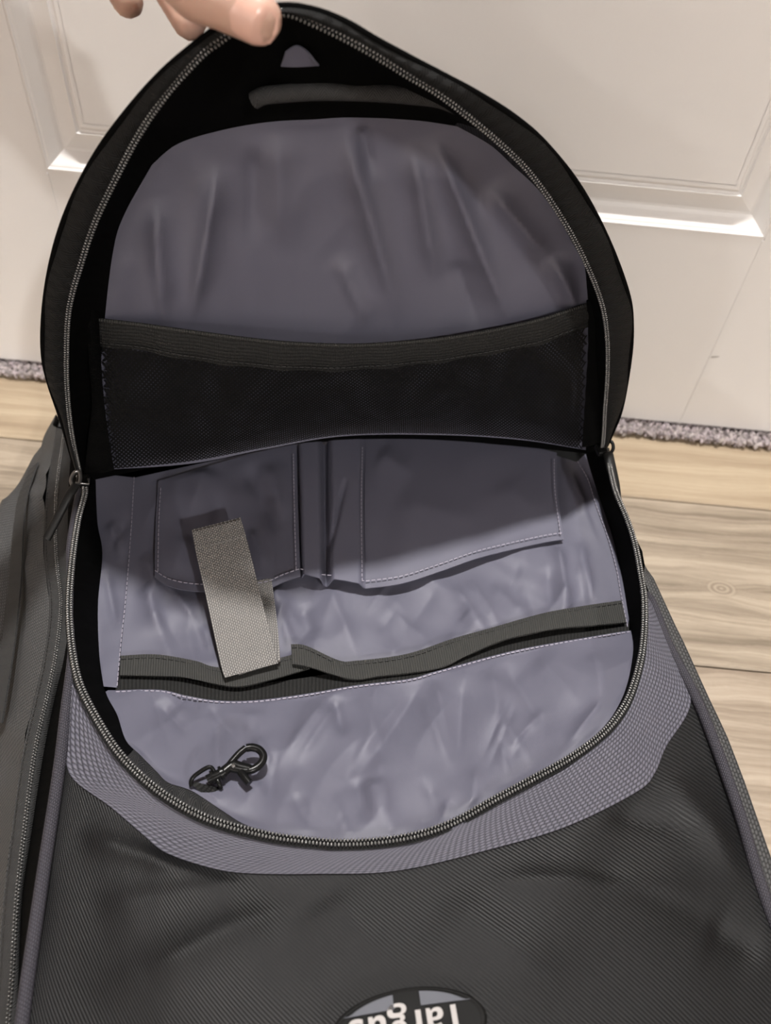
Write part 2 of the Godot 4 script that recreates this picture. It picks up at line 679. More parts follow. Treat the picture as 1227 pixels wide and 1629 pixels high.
func plank_shape(size: Vector3) -> ArrayMesh:     # a board with its upper edges eased, mapped in metres from one corner
	var st := SurfaceTool.new()
	st.begin(Mesh.PRIMITIVE_TRIANGLES)
	var e := 0.0012
	var h := size / 2
	var ring := func(inset: float, y: float) -> Array:
		return [Vector3(-h.x + inset, y, -h.z + inset), Vector3(h.x - inset, y, -h.z + inset), Vector3(h.x - inset, y, h.z - inset), Vector3(-h.x + inset, y, h.z - inset)]
	var r0: Array = ring.call(e, h.y)
	var r1: Array = ring.call(0.0, h.y - e)
	var r2: Array = ring.call(0.0, -h.y)
	var face := func(a: Vector3, b: Vector3, c: Vector3, d: Vector3) -> void:
		for q in [a, b, c, a, c, d]:
			st.set_uv(Vector2(q.x + h.x, q.z + h.z))
			st.add_vertex(q)
	st.set_smooth_group(-1)
	face.call(r0[0], r0[1], r0[2], r0[3])
	for k in 4:
		var j := (k + 1) % 4
		face.call(r0[k], r1[k], r1[j], r0[j])
		face.call(r1[k], r2[k], r2[j], r1[j])
	st.generate_normals()
	return st.commit()

func frame_moulding(x0: float, x1: float, y0: float, y1: float, profile: Array) -> ArrayMesh:
	# a mitred frame: profile = [inset from the outer edge, z]
	var st := SurfaceTool.new()
	st.begin(Mesh.PRIMITIVE_TRIANGLES)
	st.set_smooth_group(-1)
	for k in profile.size() - 1:
		var a: float = profile[k][0]
		var b: float = profile[k + 1][0]
		var ca := [Vector3(x0 + a, y0 + a, profile[k][1]), Vector3(x1 - a, y0 + a, profile[k][1]), Vector3(x1 - a, y1 - a, profile[k][1]), Vector3(x0 + a, y1 - a, profile[k][1])]
		var cb := [Vector3(x0 + b, y0 + b, profile[k + 1][1]), Vector3(x1 - b, y0 + b, profile[k + 1][1]), Vector3(x1 - b, y1 - b, profile[k + 1][1]), Vector3(x0 + b, y1 - b, profile[k + 1][1])]
		for i in 4:
			var j := (i + 1) % 4
			for q in [ca[i], cb[j], ca[j], ca[i], cb[i], cb[j]]:
				st.add_vertex(q)
	st.generate_normals()
	return st.commit()

func build_door() -> void:
	var d := Node3D.new()
	d.name = "door_1"
	d.position = Vector3(-0.008, 0.0, 0.0)
	add_child(d)
	structure(d, "white painted door with a recessed moulded panel", "door")
	var low := 0.014
	var high := 2.045
	var hw := 0.435
	# two recessed panels; the lower one is in the picture
	var px := 0.3145
	var holes := [[0.226, 1.02], [1.16, 1.94]]
	var t := 0.036
	var rails := [[low, holes[0][0]], [holes[0][1], holes[1][0]], [holes[1][1], high]]
	for r in rails:
		box("rail", Vector3(px * 2 - 0.0008, r[1] - r[0], t), Vector3(0, (r[0] + r[1]) / 2, -t / 2), M.paint, d)
	# the stiles stand a hair proud of the rails, which leaves a thin bright step where they meet
	for s in [-1, 1]:
		box("joint_bead", Vector3(0.0016, holes[0][0] - low - 0.002, 0.001), Vector3(s * (px - 0.0006), (holes[0][0] + low) / 2 - 0.001, 0.0003), M.paint, d)
		box("stile", Vector3(hw - px - 0.0004, high - low, t), Vector3(s * (hw + px) / 2, (low + high) / 2, -t / 2), M.paint, d)
	for hole in holes:
		var prof := [[0.0, 0.0], [0.0016, 0.0003], [0.0030, -0.0014], [0.0045, -0.0020], [0.0120, -0.0085], [0.0150, -0.0105], [0.0170, -0.0108], [0.0185, -0.0102], [0.0330, -0.0030], [0.0340, -0.0046], [0.0356, -0.0052], [0.0372, -0.0036], [0.0385, -0.0030], [0.0420, -0.0030]]
		put("moulding", frame_moulding(-px, px, hole[0], hole[1], prof), M.paint, d)
		box("panel", Vector3(px * 2 - 0.083, hole[1] - hole[0] - 0.083, 0.012), Vector3(0, (hole[0] + hole[1]) / 2, -0.0090), M.paint, d)
		box("panel_core", Vector3(px * 2, hole[1] - hole[0], 0.008), Vector3(0, (hole[0] + hole[1]) / 2, -0.028), M.paint, d)
	scuff(d)

func scuff(d: Node3D) -> void:      # a faint grey rub mark low on the door
	var ray := sight(1136, 568)
	var at := eye + ray * (-eye.z / ray.z)
	var m := SphereMesh.new()
	m.radius = 0.5
	m.height = 1.0
	var o := put("scuff_mark", m, plain(lin(0.30, 0.275, 0.26), 0.6), d)
	o.transform = Transform3D(Basis(Vector3(0, 0, 1), 0.22) * Basis.from_scale(Vector3(0.011, 0.0017, 0.0003)), at - d.position)

func build_carpet() -> void:
	var c := Node3D.new()
	c.name = "carpet"
	c.position = Vector3(-0.008, 0, -0.1)
	add_child(c)
	tag(c, "grey shaggy carpet edge showing under the white door", "carpet")
	var slab := rounded_box(Vector3(0.90, 0.006, 0.214), 0.002)
	put("backing", slab, M.pile_base, c).position = Vector3(0, 0.004, 0.003)
	var tuft := SphereMesh.new()
	tuft.radius = 0.0019
	tuft.height = 0.0096
	tuft.radial_segments = 6
	tuft.rings = 3
	var where := []
	var tints := []
	for i in 9000:
		var x := rng.randf_range(-0.45, 0.45)
		var near := i < 7000
		var z := rng.randf_range(0.066, 0.120) if near else rng.randf_range(-0.1, 0.066)
		var front := 0.1150 + 0.0025 * noise.get_noise_1d(x * 900.0) + 0.002 * noise.get_noise_1d(x * 260.0 + 50.0)
		z = minf(z, front - 0.001) if near else z
		var tilt := Basis.from_euler(Vector3(rng.randf_range(-0.5, 0.5) + (0.7 if z > front - 0.006 else 0.0), rng.randf() * TAU, rng.randf_range(-0.6, 0.6)))
		var size := rng.randf_range(0.7, 1.25)
		where.append(Transform3D(tilt.scaled(Vector3.ONE * size), Vector3(x, 0.0055 + rng.randf_range(0, 0.0025), z)))
		var g := rng.randf_range(0.45, 1.25)
		tints.append(Color(g, g * rng.randf_range(0.94, 1.0), g * rng.randf_range(0.95, 1.02)))
	scatter("pile", tuft, M.pile, where, c, tints)

func ceiling_light(at: Vector3, energy: float, size: float, label: String) -> void:
	var o := Node3D.new()
	o.name = numbered("ceiling_light")
	o.position = at
	add_child(o)
	tag(o, label, "light", "recessed ceiling lights")
	var ring := TorusMesh.new()
	ring.inner_radius = 0.06
	ring.outer_radius = 0.078
	put("trim_ring", ring, M.ceiling, o)
	var glow := CylinderMesh.new()
	glow.top_radius = 0.058
	glow.bottom_radius = 0.058
	glow.height = 0.008
	var g := plain(Color.WHITE, 0.5)
	g.emission_enabled = true
	g.emission = Color(1, 0.95, 0.9)
	g.emission_energy_multiplier = 4.0
	put("lamp_disc", glow, g, o)
	var l := SpotLight3D.new()
	l.name = numbered("lamp_beam")
	l.position = Vector3(0, -0.012, 0)
	l.rotation_degrees.x = -90
	l.light_color = Color(1, 0.988, 0.975)
	l.light_energy = energy
	l.light_size = size
	l.spot_range = 9
	l.spot_attenuation = 2
	l.spot_angle = 75
	l.spot_angle_attenuation = 0.6
	l.shadow_enabled = true
	o.add_child(l)

# ------------------------------------------------------------------ the backpack
func stitches(called: String, path: PackedVector3Array, mat: Material, parent: Node3D, pitch := 0.0032, r := 0.00028) -> void:
	var n := maxi(2, int(length_of(path) / pitch))
	var c := curve(path, n)
	var m := CapsuleMesh.new()
	m.radius = r
	m.height = pitch * 0.78
	m.radial_segments = 6
	m.rings = 1
	var where := []
	for i in n:
		var y := (c[i + 1] - c[i]).normalized()
		var x := y.cross(Vector3(0.3, 0.9, 0.31)).normalized()
		where.append(Transform3D(Basis(x, y, x.cross(y)), (c[i] + c[i + 1]) / 2))
	scatter(called, m, mat, where, parent)

func zip_teeth(called: String, path: PackedVector3Array, up: Vector3, parent: Node3D, pitch := 0.0016, size := 1.0) -> void:
	# a coil zip: two rows of little turns along the tape's edge
	var n := int(length_of(path) / pitch)
	var c := curve(path, n)
	var m := SphereMesh.new()
	m.radius = 0.5
	m.height = 1.0
	m.radial_segments = 8
	m.rings = 5
	var where := []
	for i in n:
		var x := (c[i + 1] - c[i]).normalized()
		var z := x.cross(up).normalized()
		var y := z.cross(x)
		var at := (c[i] + c[i + 1]) / 2
		where.append(Transform3D(Basis(x * 0.00115 * size, y * 0.0020 * size, z * 0.0019 * size), at + y * 0.0008 + z * 0.0009 * size))
		where.append(Transform3D(Basis(x * 0.00110 * size, y * 0.0018 * size, z * 0.0018 * size), at + x * pitch * 0.5 + y * 0.0007 - z * 0.0009 * size))
	scatter(called, m, M.teeth, where, parent)

func teeth_line() -> Array:
	return [[125, 757, 0.19], [136, 781, 0.19], [125, 829, 0.19], [116, 891, 0.19], [111, 958, 0.19], [114, 1020, 0.19], [124, 1076, 0.19], [141, 1118, 0.19], [175, 1177, 0.19], [204, 1214, 0.19], [244, 1251, 0.19], [285, 1279, 0.19],
		[326, 1300, 0.19], [367, 1314, 0.19], [407, 1324, 0.19], [448, 1332, 0.19], [500, 1338, 0.19], [541, 1341, 0.19], [602, 1338, 0.19], [663, 1328, 0.19], [723, 1307, 0.19], [784, 1273, 0.19], [845, 1240, 0.19], [906, 1206, 0.19],
		[955, 1170, 0.19], [985, 1136, 0.19], [1006, 1095, 0.19], [1022, 1030, 0.19], [1025, 960, 0.19], [1019, 913, 0.19], [1010, 866, 0.19], [998, 828, 0.19], [977, 775, 0.19], [965, 714, 0.19]]

func lining_line() -> Array:
	return [[152, 752, 0.168], [155, 830, 0.160], [163, 880, 0.156], [156, 960, 0.154], [158, 1040, 0.156], [165, 1092, 0.161], [186, 1136, 0.167], [200, 1177, 0.171], [222, 1200, 0.173], [250, 1228, 0.176], [268, 1245, 0.178],
		[305, 1258, 0.180], [350, 1287, 0.183], [391, 1312, 0.1850], [448, 1328, 0.1862], [500, 1335, 0.1862], [541, 1338, 0.1862], [602, 1335, 0.1862], [663, 1325, 0.1862], [723, 1304, 0.1862], [784, 1270, 0.1862], [845, 1237, 0.1862], [906, 1202, 0.1862],
		[952, 1165, 0.1855], [980, 1130, 0.185], [999, 1085, 0.180], [1008, 1030, 0.172], [1001, 985, 0.164], [986, 900, 0.159], [966, 830, 0.157], [945, 765, 0.160], [932, 722, 0.168]]

func build_backpack() -> void:
	bag = Node3D.new()
	bag.name = "backpack"
	bag.transform = bag_at
	add_child(bag)
	tag(bag, "black and grey soft backpack lying open on the plank floor", "backpack")
	build_shell()
	build_opening()
	build_pockets()
	build_flap()
	build_sliders()
	build_strap()
	build_clip()
	build_badge()

const PIPE_L := -0.1635
const PIPE_R := 0.1610
const NEAR_END := 0.37
const FAR_END := -0.165

func build_shell() -> void:
	var up := Vector3.UP
	# grey yoke round the opening
	var zip := curve(B(teeth_line()), 220)
	var hub := Vector3(0, RIM, 0.09)
	var inner := away(zip.slice(66, 182), hub, func(_s): return 0.0012, up)
	inner = shift(inner, Vector3(0, -0.0022, 0))
	var low_px := B([[113, 1085, 0.182], [106, 1140, 0.181], [104, 1198, 0.180], [116, 1239, 0.181], [175, 1283, 0.183], [228, 1328, 0.184], [265, 1357, 0.185], [338, 1381, 0.186], [395, 1389, 0.187], [500, 1390, 0.187], [632, 1385, 0.187], [784, 1350, 0.186],
		[906, 1313, 0.185], [1016, 1258, 0.183], [1043, 1228, 0.182], [1060, 1188, 0.181], [1100, 1112, 0.180], [1066, 1020, 0.181], [1036, 955, 0.183]])
	var lower := curve(low_px, 116)
	var yoke_bumps := folded([[180, 1200, 260, 1260, 40, 0.0012], [700, 1330, 760, 1300, 30, 0.0012], [900, 1230, 1010, 1160, 26, 0.0018], [960, 1230, 1060, 1110, 22, 0.0016], [1020, 1040, 1060, 1090, 20, 0.001]], 0.0012, 26.0)
	put("yoke", loft(inner, lower, 12, up, yoke_bumps), M.yoke, bag, "grey woven yoke round the zipped opening")
	# black twill front below the yoke
	var top := curve(B([[104, 1196, 0.179], [116, 1237, 0.180], [175, 1281, 0.182], [228, 1326, 0.183], [265, 1355, 0.184], [338, 1379, 0.185], [395, 1387, 0.186], [500, 1388, 0.186], [632, 1383, 0.186], [784, 1348, 0.185],
		[906, 1311, 0.184], [1016, 1256, 0.182], [1043, 1226, 0.181], [1060, 1186, 0.180], [1100, 1110, 0.179]]), 90)
	var left := PackedVector3Array()
	var right := PackedVector3Array()
	var bottom := PackedVector3Array()
	for j in 61:
		var t := j / 60.0
		left.append(Vector3(lerpf(top[0].x, PIPE_L, minf(1, t * 4)), 0.179 - 0.012 * t, lerpf(top[0].z, NEAR_END, t)))
		right.append(Vector3(lerpf(top[90].x, PIPE_R - 0.004 * t, minf(1, t * 4)), 0.179 - 0.012 * t, lerpf(top[90].z, NEAR_END, t)))
	for i in 91:
		bottom.append(left[60].lerp(right[60], i / 90.0))
	var dents := folded([[130, 1330, 330, 1400, 22, 0.0040], [150, 1450, 420, 1400, 38, 0.0033], [430, 1440, 150, 1600, 60, 0.0033], [240, 1560, 480, 1430, 30, 0.0028], [760, 1400, 1140, 1420, 34, 0.0043], [1050, 1230, 1190, 1400, 26, 0.0038],
		[900, 1370, 1200, 1500, 50, -0.0038], [960, 1290, 1130, 1330, 16, -0.0028], [700, 1420, 900, 1590, 70, 0.0025], [1120, 1480, 1220, 1520, 26, -0.0033], [520, 1420, 600, 1540, 60, 0.0018]], 0.0022, 17.0, false)
	var bulge := func(s: float, t: float, p: Vector3) -> float:
		return 0.010 * sin(PI * s) * smoothstep(0, 0.45, t) + dents.call(s, t, p) * smoothstep(0, 0.06, s) * smoothstep(0, 0.06, 1 - s) * smoothstep(0, 0.04, t)
	put("front_panel", coons(top, bottom, left, right, up, bulge), M.twill, bag, "black twill front panel")
	# black cloth on the far side of the hinge, running down to the end
	var hinge := PackedVector3Array()
	var end := PackedVector3Array()
	for i in 41:
		var s := i / 40.0
		hinge.append(Vector3(lerpf(-0.178, PIPE_R, s), 0.170 - 0.012 * sin(PI * s), -0.018 - 0.045 * sin(PI * s)))
		end.append(Vector3(lerpf(-0.222, PIPE_R, s), 0.140 - 0.035 * smoothstep(0.2, 0.0, s), FAR_END + 0.02))
	put("lower_front", loft(hinge, end, 10, up, folded([], 0.003, 20.0)), M.twill, bag)
	# piping down both sides
	var tucked := B([[131, 768, 0.1845], [122, 815, 0.1845], [114, 868, 0.1835], [114, 900, 0.1800], [116, 960, 0.1790], [117, 1030, 0.1790], [112, 1080, 0.1800], [106, 1125, 0.1800]])
	for side in [PIPE_L, PIPE_R]:
		var pts := PackedVector3Array()
		if side < 0:
			pts.append_array(tucked)
		else:
			pts.append(Vector3(side + 0.002, 0.160, 0.104))
		var k := 0
		for z in [0.118, 0.15, 0.19, 0.24, 0.29, 0.37]:
			if side > 0 or z > 0.16:
				pts.append(Vector3(side + 0.0012 * sin(k * 2.1 + side * 20.0) - (0.005 * smoothstep(0.2, 0.32, z) if side > 0 else 0.0), 0.180 - 0.010 * smoothstep(0.2, 0.34, z), z))
			k += 1
		put("piping", tube(curve(pts, 90), 0.0029, 12), M.piping, bag, "grey piping along the side")
	# right side: a rolled black edge, then down to the floor
	var rows := []
	for q in [[0.0020, 0.1790], [0.0062, 0.1800], [0.0105, 0.1770], [0.0132, 0.1690], [0.0138, 0.158], [0.012, 0.12], [0.010, 0.07], [0.004, 0.020], [-0.012, 0.003]]:
		var c := PackedVector3Array()
		for i in 46:
			var z := lerpf(FAR_END + 0.01, NEAR_END, i / 45.0)
			var out: float = maxf(q[0], 0.0128) if q[1] > 0.165 else q[0]      # beside the opening the edge tucks in under the zip
			var by := smoothstep(0.108, 0.080, z)
			c.append(Vector3(PIPE_R + lerpf(q[0], out, by) - 0.005 * smoothstep(0.2, 0.32, z), lerpf(q[1], minf(q[1], 0.174), by) - 0.012 * smoothstep(0.2, 0.34, z) - 0.03 * smoothstep(0, 0.12, -z) * smoothstep(0.1, 0.18, q[1]), z))
		rows.append(c)
	put("side_panel", strips(rows, Vector3(1, 0.25, 0), 3, folded([], 0.0012, 30.0, false)), M.side, bag)
	# left side: groove, zip tape, cloth gusset and the side pocket's swell
	var sections := [
		[[127, 700, 0.178], [122, 780, 0.182], [113, 880, 0.181], [110, 960, 0.180], [109, 1040, 0.180], [106, 1110, 0.179], [98, 1200, 0.178], [72, 1330, 0.176], [53, 1430, 0.174], [46, 1560, 0.170], [42, 1660, 0.168], [40, 1900, 0.165]],
		[[115, 690, 0.166], [109, 780, 0.166], [108, 880, 0.162], [112, 960, 0.158], [103, 1040, 0.153], [87, 1110, 0.149], [69, 1200, 0.147], [49, 1330, 0.146], [35, 1430, 0.144], [29, 1560, 0.141], [24, 1660, 0.139], [16, 1900, 0.136]],
		[[104, 685, 0.163], [91, 780, 0.160], [90, 880, 0.157], [98, 960, 0.155], [90, 1040, 0.154], [76, 1110, 0.153], [56, 1200, 0.151], [39, 1330, 0.149], [28, 1430, 0.147], [20, 1560, 0.143], [12, 1660, 0.14], [2, 1900, 0.136]],
		[[90, 680, 0.154], [74, 780, 0.152], [70, 880, 0.151], [78, 960, 0.151], [70, 1040, 0.151], [54, 1110, 0.150], [36, 1200, 0.148], [18, 1330, 0.145], [6, 1430, 0.142], [-4, 1560, 0.137], [-12, 1660, 0.134], [-20, 1900, 0.13]]]
	var lines := []
	for sct in sections:
		lines.append(curve(B(sct), 80))
	put("groove", strips([lines[0], lines[1]], Vector3(-0.5, 0.8, 0), 4), M.black, bag)
	put("side_zip_tape", strips([lines[1], lines[2], lines[3]], Vector3(-0.4, 0.9, 0), 4), M.side_tape, bag)
	zip_teeth("side_zip_teeth", shift(lines[2], Vector3(0, 0.0006, 0)), up, bag, 0.0016, 0.62)
	stitches("side_stitching", shift(lines[2].slice(0, 80), Vector3(-0.0058, 0.0008, 0)), M.dark_thread, bag, 0.0026, 0.0003)
	var swell := [
		lines[3],
		curve(B([[84, 676, 0.140], [62, 745, 0.140], [48, 820, 0.139], [44, 900, 0.140], [44, 970, 0.139], [38, 1050, 0.138], [28, 1120, 0.137], [18, 1200, 0.134], [0, 1330, 0.128], [-16, 1430, 0.122], [-26, 1560, 0.116], [-40, 1660, 0.11], [-60, 1900, 0.10]]), 80),
		curve(B([[87, 668, 0.125], [58, 730, 0.124], [38, 790, 0.124], [30, 860, 0.124], [24, 940, 0.122], [14, 1040, 0.120], [2, 1120, 0.118], [-8, 1200, 0.115], [-22, 1330, 0.105], [-38, 1430, 0.098], [-52, 1560, 0.09], [-70, 1660, 0.086], [-90, 1900, 0.08]]), 80),
		curve(B([[93, 664, 0.105], [72, 700, 0.105], [34, 768, 0.105], [14, 790, 0.106], [0, 803, 0.106], [-25, 870, 0.105], [-40, 960, 0.104], [-45, 1060, 0.100], [-45, 1160, 0.094], [-45, 1280, 0.084], [-60, 1430, 0.075], [-80, 1560, 0.068], [-120, 1900, 0.06]]), 80)]
	var under := PackedVector3Array()
	var ground := PackedVector3Array()
	for i in 81:
		under.append(Vector3(minf(swell[3][i].x, -0.215) + 0.004, 0.05, swell[3][i].z))
		ground.append(Vector3(minf(swell[3][i].x, -0.215) + 0.03, 0.004, swell[3][i].z))
	swell.append(under)
	swell.append(ground)
	var creases := folded([[62, 745, 92, 770, 7, 0.0025], [40, 778, 84, 800, 8, 0.0030], [34, 830, 82, 835, 8, -0.0024], [36, 905, 70, 900, 14, 0.0020], [30, 700, 95, 720, 8, -0.0020], [5, 1150, 46, 1180, 12, 0.002], [0, 1230, 40, 1200, 10, -0.003]], 0.0022, 34.0, false)
	put("side_gusset", strips(swell, Vector3(-0.6, 0.7, 0), 5, creases), M.side, bag, "black woven side with soft creases")
	# a second, flat tape where the side pocket is sewn on
	var seam_a := curve(B([[60, 735, 0.1415], [42, 790, 0.142], [36, 850, 0.142], [33, 920, 0.1405], [24, 1010, 0.139], [12, 1090, 0.137], [2, 1150, 0.136]]), 40)
	var seam_b := curve(B([[46, 748, 0.132], [28, 795, 0.133], [20, 850, 0.133], [14, 920, 0.132], [4, 1010, 0.131], [-8, 1090, 0.129], [-18, 1150, 0.128]]), 40)
	put("pocket_tape", loft(seam_a, seam_b, 3, Vector3(-0.4, 0.9, 0), null, 0.001), M.side_tape, bag)
	# ends and the flat back that lies on the floor
	var e0 := []
	for q in [[0.150, FAR_END + 0.02], [0.146, FAR_END + 0.004], [0.12, FAR_END - 0.012], [0.06, FAR_END - 0.016], [0.015, FAR_END - 0.006], [0.003, FAR_END + 0.02]]:
		var c := PackedVector3Array()
		for i in 31:
			c.append(Vector3(lerpf(-0.226, PIPE_R + 0.008, i / 30.0), q[0] - (0.045 * smoothstep(0.25, 0.0, i / 30.0) if q[0] > 0.1 else 0.0), q[1]))
		e0.append(c)
	put("bottom_end", strips(e0, Vector3(0, 0.3, -1), 3), M.side, bag)
	var e1 := []
	for q in [[0.167, NEAR_END - 0.002], [0.160, NEAR_END + 0.014], [0.12, NEAR_END + 0.026], [0.06, NEAR_END + 0.026], [0.012, NEAR_END + 0.012], [0.003, NEAR_END - 0.01]]:
		var c := PackedVector3Array()
		for i in 31:
			c.append(Vector3(lerpf(-0.235, PIPE_R + 0.006, i / 30.0), q[0] - (0.08 * smoothstep(0.3, 0.0, i / 30.0) if q[0] > 0.1 else 0.0), q[1]))
		e1.append(c)
	put("top_end", strips(e1, Vector3(0, 0.3, 1), 3), M.side, bag)
	var back := rounded_box(Vector3(0.375, 0.100, 0.50), 0.02)
	put("back_panel", back, M.black, bag).position = Vector3(-0.022, 0.053, 0.1)

func build_opening() -> void:
	var up := Vector3.UP
	var hub := Vector3(0, RIM, 0.09)
	var zip := curve(B(teeth_line()), 220)
	var o := away(zip, hub, func(s): return 0.0027 * smoothstep(0.0, 0.05, s) * smoothstep(0.0, 0.05, 1 - s), up)
	put("zipper_tape", loft(shift(zip, Vector3(0, -0.0006, 0)), shift(o, Vector3(0, -0.0012, 0)), 3, up, null, 0.0008), M.tape, bag)
	zip_teeth("zipper_teeth", zip, up, bag)
	# the tape's inner half hangs into the opening, down to the lining
	var inner := away(zip, hub, func(_s): return -0.0016, up)
	var low := curve(B(lining_line()), 220)
	var waves := func(s: float, t: float, _p: Vector3) -> float:
		return 0.0012 * sin(s * 90.0) * sin(PI * t)
	for q in [["inner_gusset", 0, 66, M.black], ["inner_tape", 65, 150, M.side_tape], ["inner_gusset", 149, 221, M.black]]:
		put(q[0], loft(shift(inner.slice(q[1], q[2]), Vector3(0, -0.0008, 0)), shift(low.slice(q[1], q[2]), Vector3(0, -0.0006, 0)), 8, up, waves), q[3], bag)

func build_pockets() -> void:
	var up := Vector3.UP
	var edge := lining_line()
	# narrow side linings
	var seam_l := B([[214, 760, 0.160], [210, 830, 0.158], [205, 900, 0.156], [200, 960, 0.155], [193, 1025, 0.156], [187, 1094, 0.160]])
	var seam_r := B([[918, 735, 0.160], [934, 762, 0.160], [948, 805, 0.160], [966, 855, 0.160], [980, 905, 0.161], [988, 950, 0.162], [998, 1000, 0.163]])
	var wall_l := curve(B([edge[0], edge[1], edge[2], edge[3], edge[4], edge[5]]), 40)
	var wall_r := curve(B([edge[31], edge[30], edge[29], edge[28], edge[27]]), 40)
	put("side_lining", loft(wall_l, curve(seam_l, 40), 14, up, folded([[172, 830, 200, 890, 9, 0.004], [168, 905, 185, 1000, 8, -0.003], [200, 830, 176, 880, 6, -0.002]], 0.0015, 50.0)), M.lining, bag)
	put("side_lining", loft(curve(seam_r, 40), wall_r, 14, up, folded([[960, 780, 985, 900, 8, 0.002]], 0.0012, 50.0)), M.lining, bag)
	# the main lining between them, from the hinge down to the bound slit
	var top := curve(B([[214, 760, 0.160], [330, 735, 0.156], [480, 705, 0.154], [600, 692, 0.154], [760, 700, 0.154], [860, 718, 0.156], [918, 735, 0.160]]), 170)
	var bot := curve(B([[190, 1060, 0.157], [260, 1060, 0.156], [330, 1074, 0.157], [400, 1078, 0.158], [480, 1050, 0.157], [560, 1064, 0.158], [660, 1054, 0.159], [760, 1026, 0.161], [860, 992, 0.163], [930, 980, 0.163], [993, 970, 0.163]]), 170)
	var ll := curve(B([[214, 760, 0.160], [210, 830, 0.158], [205, 900, 0.156], [200, 960, 0.155], [190, 1060, 0.157]]), 90)
	var lr := curve(B([[918, 735, 0.160], [934, 762, 0.160], [948, 805, 0.160], [966, 855, 0.160], [980, 905, 0.161], [993, 970, 0.163]]), 90)
	var f1 := [[905, 745, 960, 880, 9, 0.0045], [885, 860, 905, 985, 9, 0.0050], [920, 860, 945, 970, 8, 0.0036], [930, 800, 965, 870, 6, -0.0030], [870, 900, 885, 990, 12, -0.0030], [520, 930, 570, 1050, 16, 0.0034], [600, 950, 700, 1040, 26, 0.0036], [700, 930, 640, 1010, 22, -0.0026],
		[430, 930, 470, 1040, 12, 0.0042], [480, 960, 500, 1020, 16, -0.0030], [230, 930, 250, 1010, 22, 0.0040], [300, 960, 330, 1060, 22, -0.0030], [225, 880, 260, 960, 10, 0.0035], [780, 930, 850, 990, 20, 0.0026], [735, 980, 760, 1010, 9, 0.0020], [830, 890, 800, 960, 18, -0.0022]]
	put("main_lining", coons(top, bot, ll, lr, up, folded(f1 + creases_in(Rect2(200, 880, 780, 160), 46, 31, 0.0026), 0.0022, 30.0, true, 0.0013)), M.lining, bag, "grey satin lining")
	stitches("seam_stitching", shift(curve(seam_r, 60), Vector3(0, 0.0012, 0)), M.thread, bag, 0.0034, 0.00034)
	stitches("seam_stitching", shift(curve(seam_l, 60), Vector3(0, 0.0012, 0)), M.thread, bag, 0.0034, 0.00030)
	# organiser pocket: left field, pleats, right field, with a hem that opens towards the bag's top
	var hem_lift := 0.0012
	var lt := curve(B([[252, 765, 0.162], [330, 742, 0.162], [400, 722, 0.162], [472, 706, 0.162]]), 40)
	var lb := curve(B([[246, 918, 0.161], [268, 932, 0.161], [305, 940, 0.161], [360, 941, 0.162], [420, 938, 0.163], [450, 926, 0.164], [478, 916, 0.164]]), 40)
	var l_left := curve(B([[252, 765, 0.162], [248, 830, 0.161], [246, 918, 0.161]]), 40)
	var l_right := curve(B([[472, 706, 0.162], [474, 800, 0.163], [478, 916, 0.164]]), 40)
	put("organiser_pocket", coons(lt, lb, l_left, l_right, up, folded([[330, 740, 300, 830, 22, 0.0040], [390, 735, 440, 850, 12, -0.0040], [420, 735, 460, 830, 16, 0.0030], [340, 780, 360, 900, 16, -0.0026], [395, 840, 430, 920, 10, 0.0036], [300, 850, 270, 920, 22, 0.002]], 0.0015, 34.0), 0.0007), M.lining, bag)
	var rt := curve(B([[582, 694, 0.162], [700, 690, 0.162], [800, 700, 0.162], [886, 720, 0.162]]), 60)
	var rb := curve(B([[582, 936, 0.163], [640, 928, 0.164], [700, 909, 0.164], [760, 888, 0.164], [820, 873, 0.163], [870, 862, 0.162], [897, 858, 0.162]]), 60)
	var r_left := curve(B([[582, 694, 0.162], [580, 800, 0.164], [582, 936, 0.163]]), 40)
	var r_right := curve(B([[886, 720, 0.162], [887, 780, 0.162], [897, 858, 0.162]]), 40)
	put("organiser_pocket", coons(rt, rb, r_left, r_right, up, folded([[600, 720, 660, 760, 22, 0.0026], [620, 800, 780, 830, 60, 0.0030], [800, 760, 870, 840, 30, 0.0016]], 0.0012, 26.0), 0.0007), M.lining, bag)
	var pt := curve(B([[472, 706, 0.162], [582, 694, 0.162]]), 44)
	var pb := curve(B([[478, 916, 0.163], [510, 925, 0.163], [540, 928, 0.163], [582, 936, 0.163]]), 44)
	var pleat := func(s: float, t: float, _p: Vector3) -> float:
		var h := 0.0035 * smoothstep(0.0, 0.05, s) * (1 - smoothstep(0.30, 0.40, s)) - 0.0045 * exp(-pow((s - 0.40) / 0.045, 2.0))
		h += 0.0038 * smoothstep(0.44, 0.52, s) * (1 - smoothstep(0.88, 1.0, s)) - 0.003 * exp(-pow((s - 0.02) / 0.03, 2.0))
		var slant := (s - (0.70 - 0.34 * (t - 0.35) / 0.65)) / 0.04
		return h - 0.0026 * exp(-slant * slant) * smoothstep(0.3, 0.5, t) * (1 - smoothstep(0.75, 0.9, t))
	put("pleat", loft(pt, pb, 40, up, pleat, 0.0007), M.lining, bag)
	for hem in [lb, pb, rb]:
		var inset := PackedVector3Array()
		for i in hem.size():
			inset.append(hem[i] + Vector3(0, hem_lift + 0.0006, -0.0042))
		stitches("hem_stitching", inset, M.thread, bag, 0.0034, 0.00034)
	for v in [[l_left, 0.0022], [l_right, -0.0024], [r_left, -0.0022], [r_right, -0.0024]]:
		stitches("seam_stitching", shift(v[0].slice(4, 40), Vector3(v[1], 0.0022, 0)), M.thread, bag, 0.0034, 0.00032)
